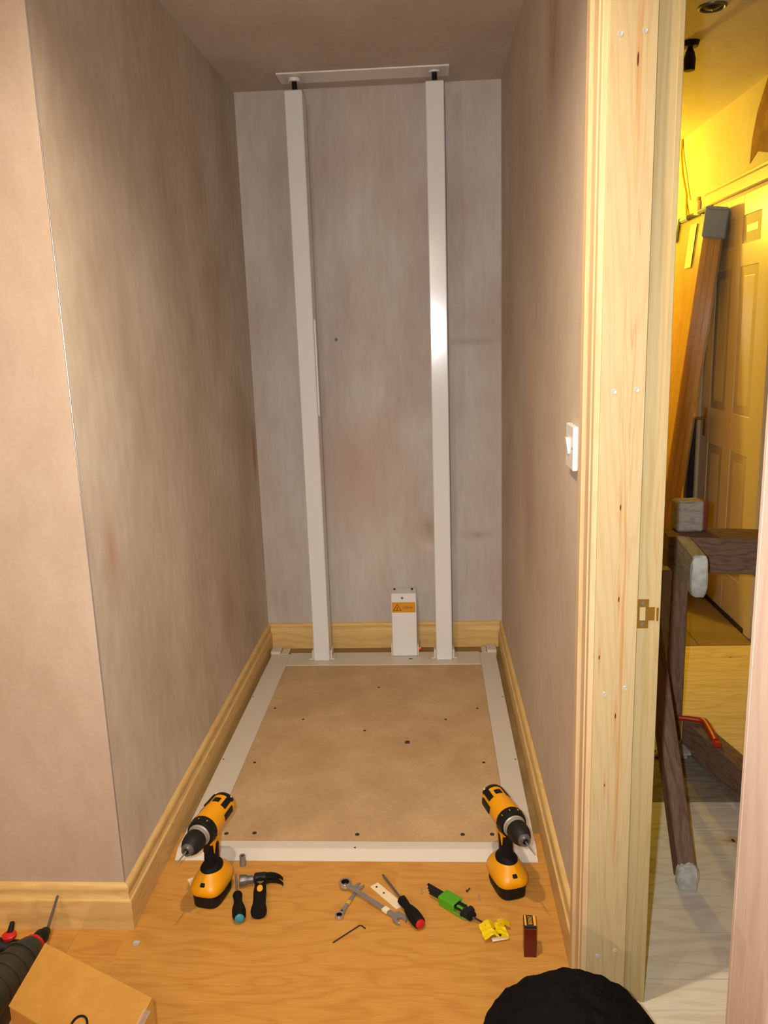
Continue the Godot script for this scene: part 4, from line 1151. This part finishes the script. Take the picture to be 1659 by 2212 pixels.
func spanner(label: String, ring_at: Vector3, jaw_at: Vector3, rr: float, wdt: float, th: float, tape_mat: String, tape_f: float, tape_l: float, flex: bool) -> void:
	# ring_at and jaw_at on the floor; own axes: y from ring to jaw, z up
	var d := jaw_at - ring_at
	var L := d.length()
	var t := thing("spanner", label, "spanner", ring_at)
	var y := d.normalized()
	var z := (Vector3.UP - y * Vector3.UP.dot(y)).normalized()
	var bs := Basis(y.cross(z), y, z)
	t.transform = Transform3D(bs, ring_at)
	var flat := Transform3D(Basis(Vector3.RIGHT, PI / 2), Vector3.ZERO)
	var hr := th * 1.0
	obj("ring_head", Shape.new().ring_lathe([Vector2(rr * 0.66, -hr * 0.5), Vector2(rr * 0.9, -hr * 0.62), Vector2(rr, -hr * 0.4), Vector2(rr, hr * 0.4), Vector2(rr * 0.9, hr * 0.62), Vector2(rr * 0.66, hr * 0.5)], flat, 28), mats["chrome"], t)
	obj("ratchet", Shape.new().ring_lathe([Vector2(rr * 0.50, -hr * 0.46), Vector2(rr * 0.65, -hr * 0.46), Vector2(rr * 0.65, hr * 0.46), Vector2(rr * 0.50, hr * 0.46)], flat, 12), mats["dark_steel"], t)
	var hw := wdt / 2
	var s0 := rr * 0.9
	if flex:
		obj("flex_joint", Shape.new().box(Vector3(0, rr * 1.35, 0), Vector3(wdt * 1.5, rr * 1.0, th * 0.95), 0.002), mats["steel"], t)
		obj("pivot_pin", Shape.new().lathe([Vector2(0.0025, -th * 0.52), Vector2(0.0025, th * 0.52)], Transform3D(Basis(Vector3.RIGHT, PI / 2), Vector3(0, rr * 1.45, 0)), 12), mats["dark_steel"], t)
		s0 = rr * 1.8
	var sh := PackedVector2Array([Vector2(-hw * 1.15, s0), Vector2(hw * 1.15, s0), Vector2(hw * 0.9, s0 + 0.02), Vector2(hw, L - rr * 1.3), Vector2(-hw, L - rr * 1.3), Vector2(-hw * 0.9, s0 + 0.02)])
	obj("shank", Shape.new().extrude(sh, th * 0.6, Transform3D(Basis(), Vector3(0, 0, -th * 0.3)), th * 0.15), mats["steel"], t)
	if not flex:
		for k in 7:
			obj("stamped_mark", Shape.new().box(Vector3(0.0015 * (1 if k % 2 else -1), s0 + 0.030 + k * 0.0085, th * 0.305), Vector3(0.0030, 0.0046, 0.0004), 0.0001), mats["chrome"], t)
	# open jaw, turned a little off the shank
	var j := PackedVector2Array()
	for q in [[-0.55, -1.5], [0.55, -1.5], [0.95, -0.75], [1.05, -0.1], [0.85, 0.65], [0.52, 0.95], [0.46, 0.05], [0.25, -0.28], [-0.25, -0.28], [-0.46, 0.05], [-0.52, 0.95], [-0.85, 0.65], [-1.05, -0.1], [-0.95, -0.75]]:
		j.append(Vector2(q[0], q[1]) * rr * 0.98)
	obj("open_jaw", Shape.new().extrude(j, th * 0.62, Transform3D(Basis(Vector3.BACK, -0.26), Vector3(0, L, -th * 0.31)), th * 0.14), mats["steel"], t)
	var tl := obj("tape_band", Shape.new().box(Vector3(0, L * tape_f, 0), Vector3(wdt * 1.12, tape_l, th * 0.72), 0.0008), mats[tape_mat], t)
	seat(tl, "band of tape round the shank")

func build_tools() -> void:
	var a := make_drill("left yellow cordless drill standing beside the claw hammer, chuck towards the left skirting")
	a.position = Vector3(-0.592, 0.0, -1.846)
	a.rotation.y = -0.20
	var b = a.duplicate()
	b.name = numbered("cordless_drill")
	add_child(b)
	b.set_meta("label", "right yellow cordless drill standing near the right skirting and the switch wall")
	b.position = Vector3(0.175, 0.0, -1.888)
	b.rotation.y = 0.31

	# stubby claw hammer lying on its side
	var h := thing("claw_hammer", "short black claw hammer with yellow oval badge lying beside the left drill", "hammer", Vector3(-0.479, 0.017, -1.888))
	var hd := Shape.new()
	hd.lathe([Vector2(0.0085, 0.014), Vector2(0.0100, 0.018), Vector2(0.0105, 0.030), Vector2(0.0135, 0.034), Vector2(0.0142, 0.048), Vector2(0.0130, 0.052)], Transform3D(Basis(Vector3.BACK, PI / 2), Vector3.ZERO), 24)
	var head := obj("head", hd, mats["dull_steel"], h)
	var pk := Shape.new()
	pk.box(Vector3(0.004, 0, 0), Vector3(0.034, 0.027, 0.024), 0.004)
	obj("eye_block", pk, mats["rubber"], head)
	for s in [-1, 1]:
		var cr := []
		for q in [[0.016, 0.0, 0.0115], [0.030, -0.001, 0.0105], [0.044, 0.003, 0.009], [0.056, 0.011, 0.006], [0.064, 0.022, 0.0025]]:
			var y0: float = 0.0015 + 0.0025 * (q[0] - 0.016) / 0.048
			var y1: float = 0.0120
			cr.append(PackedVector3Array([Vector3(q[0], s * y0, q[1] - q[2] * 0.6), Vector3(q[0], s * y1, q[1] - q[2] * 0.6), Vector3(q[0], s * y1, q[1] + q[2] * 0.6), Vector3(q[0], s * y0, q[1] + q[2] * 0.6)]))
		obj("claw", Shape.new().loft(cr), mats["dark_steel"], head)
	var hl := []
	for q in [[0.010, 0.0125, 0.0125], [0.030, 0.0150, 0.0140], [0.055, 0.0170, 0.0150], [0.080, 0.0160, 0.0145], [0.100, 0.0165, 0.0150], [0.115, 0.0195, 0.0160], [0.128, 0.0205, 0.0165], [0.136, 0.0185, 0.0150]]:
		var r := PackedVector3Array()
		for i in 24:
			var t := TAU * i / 24
			r.append(Vector3(0.004 + q[1] * cos(t), -0.001 + q[2] * sin(t), q[0]))
		hl.append(r)
	var hn := obj("handle", Shape.new().loft(hl), mats["drill_grip"], h, 1, Vector2.ONE, Vector2.ZERO, 60.0)
	obj("badge", Shape.new().loft([oval(0.005, 0.0128, 0.058, 0.0075, 0.013, 20), oval(0.005, 0.0145, 0.058, 0.0075, 0.013, 20)]), mats["label_gold"], hn)
	obj("badge", Shape.new().extrude(PackedVector2Array([Vector2(-0.004, 0.030), Vector2(0.014, 0.030), Vector2(0.005, 0.040)]), 0.0022, Transform3D(Basis(Vector3.RIGHT, PI / 2), Vector3(0, 0.0140, 0)).scaled_local(Vector3.ONE)), mats["brass"], hn)
	h.rotation.y = 0.16

	screwdriver("black handled screwdriver with teal end cap, lying left of the hammer", Vector3(-0.549, 0.012, -1.915), Vector3(-0.497, 0.0165, -1.735), 0.0030, 0.100, 0.0165, "teal", true)
	screwdriver("black handled screwdriver with red end cap, lying by the white strip", Vector3(-0.153, 0.009, -1.921), Vector3(-0.048, 0.0165, -1.722), 0.0032, 0.108, 0.0170, "red_plastic", false)
	# socket standing on end in front of the platform
	var so := thing("socket", "small steel socket standing on end against the platform front", "socket", Vector3(-0.541, 0, -1.966))
	obj("barrel", Shape.new().ring_lathe([Vector2(0.0062, 0.001), Vector2(0.0085, 0.0), Vector2(0.0092, 0.002), Vector2(0.0092, 0.014), Vector2(0.0084, 0.016), Vector2(0.0084, 0.030), Vector2(0.0078, 0.032), Vector2(0.0052, 0.0315)], Transform3D(), 20), mats["steel"], so)
	obj("drive_square", Shape.new().box(Vector3(0, 0.024, 0), Vector3(0.0072, 0.010, 0.0072), 0.0005), mats["dark_steel"], so)
	# white plastic slips
	var s1 := thing("plastic_strip", "white plastic strip with two screw holes, lying beside the red ended screwdriver", "strip", Vector3(-0.137, 0.0, -1.845))
	s1.rotation.y = -0.862
	obj("slip", Shape.new().box(Vector3(0, 0.0016, 0), Vector3(0.112, 0.0030, 0.026), 0.0006), mats["white_card"], s1)
	for x in [-0.043, -0.012]:
		obj("screw_hole", Shape.new().lathe([Vector2(0.0008, 0.0036), Vector2(0.0028, 0.0034), Vector2(0.0030, 0.003)], Transform3D(Basis(), Vector3(x, 0, 0.001)), 12), mats["dark_steel"], s1)
	var s2 := obj("packing_slip", Shape.new().box(Vector3(0, 0.0016, 0), Vector3(0.055, 0.0030, 0.028), 0.0006), mats["white_card"])
	tag(s2, "white plastic slip half hidden behind the left drill", "strip")
	s2.position = Vector3(-0.648, 0, -1.905)
	s2.rotation.y = 0.55
	spanner("large ratchet ring spanner with white tape near its open jaw, lying across the smaller one", Vector3(-0.248, 0.0135, -1.876), Vector3(-0.100, 0.0075, -1.752), 0.0165, 0.0135, 0.011, "tape_white", 0.755, 0.017, false)
	spanner("small flexible head spanner with a yellow tape band, lying under the larger one", Vector3(-0.252, 0.0055, -1.764), Vector3(-0.210, 0.0040, -1.880), 0.0112, 0.0100, 0.008, "tape_yellow", 0.43, 0.013, true)
	var hk := obj("hex_key", Shape.new().tube([Vector3(0, 0.002, 0), Vector3(0.058, 0.002, -0.058), Vector3(0.0605, 0.002, -0.0597), Vector3(0.0635, 0.002, -0.0590), Vector3(0.074, 0.002, -0.049)], 0.0017, 6), mats["screw_dark"], null, 1, Vector2.ONE, Vector2.ZERO, 15.0)
	hk.position = Vector3(-0.258, 0, -1.676)
	tag(hk, "single small dark hex key lying in front of the spanners", "hex key")
	build_key_set()
	# crumpled yellow wrapper
	var yw := thing("wrapper", "crumpled yellow printed wrapper beside the green hex key set", "wrapper", Vector3(0.128, 0.0, -1.712))
	var g := []
	var nz := FastNoiseLite.new()
	nz.seed = 77
	nz.frequency = 18.0
	for i in 9:
		var row := []
		for j in 9:
			var u := i / 8.0 - 0.5
			var v := j / 8.0 - 0.5
			var yy: float = 0.006 + 0.016 * exp(-pow((u + 0.15) * 5.0, 2)) + 0.006 * (nz.get_noise_2d(u * 0.2, v * 0.2) + 0.4)
			row.append(Vector3(u * 0.060 + v * 0.012, max(0.0012, yy), v * 0.052 - u * 0.012))
		g.append(row)
	obj("sheet", Shape.new().patch(g, 0.0007), mats["yellow_sheet"], yw, 1, Vector2.ONE, Vector2.ZERO, 30.0)
	var g2 := []
	for i in 5:
		var row := []
		for j in 5:
			row.append(Vector3(0.010 + i * 0.0075, 0.010 + 0.004 * sin(i * 1.1) + 0.0015 * j, -0.040 + j * 0.006 + i * 0.001))
		g2.append(row)
	obj("torn_flap", Shape.new().patch(g2, 0.0007), mats["yellow_sheet"], yw)
	obj("folded_edge", Shape.new().box(Vector3(0.013, 0.0065, 0.0215), Vector3(0.040, 0.0012, 0.009), 0.0003, Basis(Vector3.UP, 0.25) * Basis(Vector3.RIGHT, 0.35)), mats["white_card"], yw)
	for q in [[-0.016, -0.010], [-0.002, 0.004], [0.012, 0.016]]:
		obj("print_mark", lump(Vector3(q[0], 0.0215 - abs(q[0] + 0.009) * 0.45, q[1]), Vector3(0.0042, 0.0008, 0.0034), int(q[0] * 1000) + 50, 0.5), mats["ink"], yw)
	# small dark red box standing on end, black and yellow printed top
	var bx := thing("bit_box", "small dark red box standing upright with black and yellow printed end", "box", Vector3(0.2065, 0.0, -1.657))
	bx.rotation.y = -0.03
	obj("case", Shape.new().box(Vector3(0, 0.038, 0), Vector3(0.0285, 0.076, 0.037), 0.0012), mats["deep_red"], bx)
	var lid := obj("printed_end", Shape.new().box(Vector3(0, 0.0795, 0), Vector3(0.0285, 0.009, 0.037), 0.0008), mats["ink"], bx)
	obj("yellow_band", Shape.new().box(Vector3(-0.0105, 0.0842, 0), Vector3(0.0042, 0.0006, 0.033)), mats["label_gold"], lid)
	obj("yellow_band", Shape.new().box(Vector3(0.0105, 0.0842, 0), Vector3(0.0055, 0.0006, 0.033)), mats["label_gold"], lid)
	place_text(text_mesh("2608", 0.0125, 0.0004), lid, "lettering", "label_gold", Transform3D(Basis(Vector3(0, 0, 1), Vector3(1, 0, 0), Vector3(0, 1, 0)), Vector3(0.0, 0.0843, 0)))
	for q in [["small white plaster crumb on the oak floor near the skirting corner", -0.735, -1.665, 5], ["small white plaster crumb on the oak floor beside the black bag", 0.232, -1.566, 9]]:
		var crumb := obj("plaster_crumb", lump(Vector3(0, 0.003, 0), Vector3(0.0075, 0.0032, 0.006), q[3], 0.5), mats["dust_lump"])
		crumb.position = Vector3(q[1], 0, q[2])
		tag(crumb, q[0], "crumb", "plaster crumbs on the floor")
	# loose fixings
	var sc := obj("loose_screw", Shape.new().lathe([Vector2(0.0002, 0.0), Vector2(0.0016, 0.004), Vector2(0.0016, 0.014), Vector2(0.0036, 0.0165), Vector2(0.0032, 0.0175)], Transform3D(Basis(Vector3(0.8, 0, 0.6).normalized(), PI / 2), Vector3(0.080, 0.0036, -1.876)), 10), mats["screw_dark"])
	tag(sc, "small dark screw lying between the green key set and the platform", "screw")
	var nl := obj("loose_pin", Shape.new().lathe([Vector2(0.001, 0.0), Vector2(0.0012, 0.016), Vector2(0.0024, 0.0165), Vector2(0.002, 0.0178)], Transform3D(Basis(), Vector3(0.099, 0.0, -1.829)), 10), mats["chrome"])
	tag(nl, "tiny bright pin standing on the floor beside the green key set", "pin")

func build_key_set() -> void:
	# folding set: x along the keys, z across, lying on the floor
	var t := thing("hex_key_set", "black hex keys in a green plastic holder, lying by the right drill", "hex key set", Vector3(0.025, 0.0, -1.810))
	t.rotation.y = -0.70
	var hold := Shape.new()
	hold.box(Vector3(0.000, 0.0245, 0.0), Vector3(0.050, 0.006, 0.036), 0.002)
	hold.box(Vector3(0.000, 0.0040, 0.0), Vector3(0.050, 0.006, 0.036), 0.002)
	hold.box(Vector3(0.000, 0.0145, -0.0155), Vector3(0.050, 0.018, 0.005), 0.0015)
	hold.box(Vector3(0.000, 0.0145, 0.0155), Vector3(0.050, 0.018, 0.005), 0.0015)
	obj("holder", hold, mats["green_plastic"], t)
	var arm := Shape.new()
	arm.box(Vector3(0.041, 0.0045, 0.0165), Vector3(0.045, 0.006, 0.005), 0.0015)
	arm.box(Vector3(0.036, 0.017, 0.004), Vector3(0.020, 0.005, 0.008), 0.0015)
	arm.box(Vector3(0.034, 0.013, -0.012), Vector3(0.018, 0.014, 0.005), 0.0015)
	obj("holder_arm", arm, mats["green_plastic"], t)
	var sizes := [0.0036, 0.0032, 0.0030, 0.0026, 0.0024, 0.0020, 0.0018]
	for i in 7:
		var r: float = sizes[i]
		var z := -0.011 + 0.0036 * i
		var y := 0.0165 if i % 2 == 0 else 0.0105
		var x0 := -0.082 + 0.004 * i
		obj("key", Shape.new().tube([Vector3(x0, y, z), Vector3(0.040, y, z * 0.9), Vector3(0.046, y + 0.001, z * 0.9 + 0.002), Vector3(0.050, y - 0.003, z + 0.012)], r, 6), mats["rubber"], t, 1, Vector2.ONE, Vector2.ZERO, 15.0)
	obj("ball_end", Shape.new().lathe([Vector2(0.001, -0.003), Vector2(0.0034, 0.0), Vector2(0.001, 0.003)], Transform3D(Basis(Vector3.BACK, PI / 2), Vector3(-0.083, 0.012, 0.014)), 12), mats["steel"], t)
	obj("knuckle", Shape.new().lathe([Vector2(0.006, -0.017), Vector2(0.0095, -0.015), Vector2(0.0095, 0.015), Vector2(0.006, 0.017)], Transform3D(Basis(Vector3.RIGHT, PI / 2), Vector3(0.058, 0.0125, 0.001)), 18), mats["rubber"], t)
	obj("knuckle", Shape.new().lathe([Vector2(0.004, -0.012), Vector2(0.0085, -0.010), Vector2(0.0085, 0.010), Vector2(0.004, 0.012)], Transform3D(Basis(Vector3.RIGHT, PI / 2), Vector3(0.070, 0.011, 0.004)), 18), mats["drill_grip"], t)
	obj("key", Shape.new().tube([Vector3(0.066, 0.013, 0.013), Vector3(0.082, 0.012, 0.006), Vector3(0.119, 0.010, 0.004)], 0.0028, 6), mats["screw_dark"], t, 1, Vector2.ONE, Vector2.ZERO, 15.0)

# ------------------------------------------------------------------ nearest things
func build_foreground() -> void:
	# carton with a sloping lid
	var A := Vector3(-0.823, 0.200, -1.430)
	var AB := Vector3(0.274, 0, 0.139)
	var C := Vector3(-0.867, 0.126, -1.343)
	var t := thing("carton", "brown cardboard box with sloping top at the lower left corner", "box", Vector3(A.x, 0, A.z))
	var o := Vector3(A.x, 0, A.z)
	var a := A - o
	var b := A + AB - o
	var c := C - o
	var d := C + AB - o
	var up := Vector3(0, 0.003, 0)
	var side := Shape.new()
	side.begin()
	var lo := func(p: Vector3) -> Vector3: return Vector3(p.x, 0.0, p.z)
	var ring0 := PackedVector3Array([lo.call(a), lo.call(b), lo.call(d), lo.call(c)])
	var ring1 := PackedVector3Array([a - up * 1.4, b - up * 1.4, d - up * 1.4, c - up * 1.4])
	side.loft([ring0, ring1])
	obj("sides", side, mats["card"], t, 1, Vector2(3, 3))
	var nrm := (c - a).cross(b - a).normalized()
	if nrm.y < 0: nrm = -nrm
	var top := Shape.new()
	top.loft([PackedVector3Array([a, b, d, c]), PackedVector3Array([a + nrm * 0.0035, b + nrm * 0.0035, d + nrm * 0.0035, c + nrm * 0.0035])])
	obj("lid", top, mats["card"], t, 0, Vector2(3, 3))
	var e1 := (c - a).normalized()
	var e0 := AB.normalized()
	var tape := Shape.new().box(b + e1 * 0.045 + nrm * 0.001 + e0 * 0.0008, Vector3(0.0016, 0.022, 0.05), 0.0005, Basis(e0, nrm, e0.cross(nrm)))
	obj("tape", tape, mats["clear_tape"], t)
	var rim := Shape.new().ring_lathe([Vector2(0.016, 0.0), Vector2(0.0205, 0.0), Vector2(0.0200, 0.003), Vector2(0.017, 0.003)], Transform3D(Basis(e0, nrm, e0.cross(nrm)), a + e0 * 0.184 + e1 * 0.0945 + nrm * 0.0034), 28)
	obj("hand_hole_rim", rim, mats["rubber"], t)

	# hammer drill with a long bit, behind the carton
	var s := thing("hammer_drill", "dark grey hammer drill with red trim and long bit behind the cardboard box", "drill", Vector3(-0.965, 0.0, -1.52))
	var so := Vector3(-0.965, 0.0, -1.52)
	var tip := Vector3(-0.9375, 0.098, -1.708) - so
	var chk := Vector3(-0.922, 0.080, -1.612) - so
	var ax := (chk - tip).normalized()
	obj("masonry_bit", Shape.new().tube([tip, tip + ax * 0.004, chk - ax * 0.004, chk + ax * 0.01], [0.003, 0.0032, 0.0032, 0.005], 10), mats["dull_steel"], s)
	var bx := (Vector3(-0.962, 0.078, -1.40) - so - chk).normalized()
	var x := bx.cross(Vector3.UP).normalized()
	var xf := Transform3D(Basis(x, bx, x.cross(bx)), chk)
	obj("chuck", Shape.new().lathe([Vector2(0.007, -0.004), Vector2(0.011, 0.002), Vector2(0.014, 0.012), Vector2(0.017, 0.016), Vector2(0.018, 0.034), Vector2(0.021, 0.037), Vector2(0.021, 0.043)], xf, 22), mats["drill_black"], s)
	obj("gear_housing", Shape.new().lathe([Vector2(0.020, 0.042), Vector2(0.028, 0.052), Vector2(0.036, 0.075), Vector2(0.042, 0.11), Vector2(0.044, 0.16), Vector2(0.046, 0.22), Vector2(0.040, 0.25)], xf, 30), mats["sds_grey"], s, 1, Vector2.ONE, Vector2.ZERO, 60.0)
	for k in 4:
		obj("casting_rib", Shape.new().ring_lathe([Vector2(0.036 + 0.003 * min(k, 2), 0.088 + k * 0.03), Vector2(0.0435 + 0.0012 * k, 0.088 + k * 0.03), Vector2(0.0435 + 0.0012 * k, 0.092 + k * 0.03), Vector2(0.036 + 0.003 * min(k, 2), 0.092 + k * 0.03)], xf, 30), mats["sds_grey"], s)
	obj("trim_ring", Shape.new().lathe([Vector2(0.0215, 0.038), Vector2(0.0235, 0.041), Vector2(0.0235, 0.046), Vector2(0.021, 0.048)], xf, 24), mats["red_plastic"], s)
	var kn := Vector3(-0.985, 0.085, -1.565) - so
	obj("side_handle", Shape.new().tube([chk + bx * 0.052, kn + Vector3(0.025, -0.006, 0.008), kn + Vector3(-0.03, 0.004, 0.012), kn + Vector3(-0.07, 0.006, 0.02)], [0.020, 0.017, 0.017, 0.019], 16), mats["drill_black"], s)
	obj("depth_knob", Shape.new().lathe([Vector2(0.008, 0.0), Vector2(0.015, 0.003), Vector2(0.016, 0.010), Vector2(0.010, 0.014)], Transform3D(Basis(), kn + Vector3(0, 0.012, 0)), 20), mats["red_plastic"], s)
	obj("depth_stop", Shape.new().tube([kn + Vector3(0, 0.022, -0.004), kn + Vector3(-0.004, 0.034, -0.026)], [0.008, 0.005], 10), mats["drill_black"], s)
	var bc := Vector3(-0.975, 0, -1.43) - so
	obj("motor_body", Shape.new().loft([oval(bc.x, 0.0, bc.z, 0.046, 0.07, 24), oval(bc.x, 0.02, bc.z, 0.050, 0.08, 24), oval(bc.x, 0.07, bc.z, 0.046, 0.075, 24), oval(bc.x, 0.09, bc.z, 0.030, 0.05, 24)]), mats["sds_grey"], s, 1, Vector2.ONE, Vector2.ZERO, 60.0)

	# slumped black cloth bag in the doorway
	var bag := thing("bag", "slumped black cloth bag at the lower right corner by the door frame", "bag", Vector3(0.229, 0.0, -1.235))
	var outline := [[0.00, 0.292], [0.12, 0.294], [0.25, 0.290], [0.42, 0.276], [0.62, 0.251], [0.82, 0.224], [0.93, 0.195], [0.98, 0.15], [1.02, 0.07], [1.0, 0.0]]
	var nz := FastNoiseLite.new()
	nz.seed = 31
	nz.frequency = 2.2
	nz.fractal_octaves = 3
	var rings := []
	var fine := []
	for k in outline.size() - 1:
		for m in 4:
			var o0: Array = outline[max(k - 1, 0)]
			var o1: Array = outline[k]
			var o2: Array = outline[k + 1]
			var o3: Array = outline[min(k + 2, outline.size() - 1)]
			fine.append([cubic_interpolate(o1[0], o2[0], o0[0], o3[0], m / 4.0), cubic_interpolate(o1[1], o2[1], o0[1], o3[1], m / 4.0)])
	fine.append(outline[-1])
	for q in fine:
		var r := PackedVector3Array()
		for i in 80:
			var th := TAU * i / 80
			var dx := cos(th)
			var dz := sin(th)
			var w: float = 0.160 if dx > 0 else 0.170
			var fold: float = 1.0 + 0.04 * clamp(q[0] * 2.0, 0.0, 1.0) * nz.get_noise_3d(dx, q[1] * 4.0, dz) * (1.0 if q[0] > 0.05 else 0.0)
			var rr: float = max(q[0], 0.004)
			r.append(Vector3(dx * w * rr * fold + 0.004, max(0.0, q[1] + 0.010 * nz.get_noise_3d(dx * rr * 2.0, 3.0, dz * rr * 2.0) * (1.0 if q[1] > 0.06 else 0.0)), dz * 0.135 * rr * fold))
		rings.append(r)
	obj("cloth_body", Shape.new().loft(rings), mats["bag_cloth"], bag, 1, Vector2(3, 3), Vector2.ZERO, 60.0)
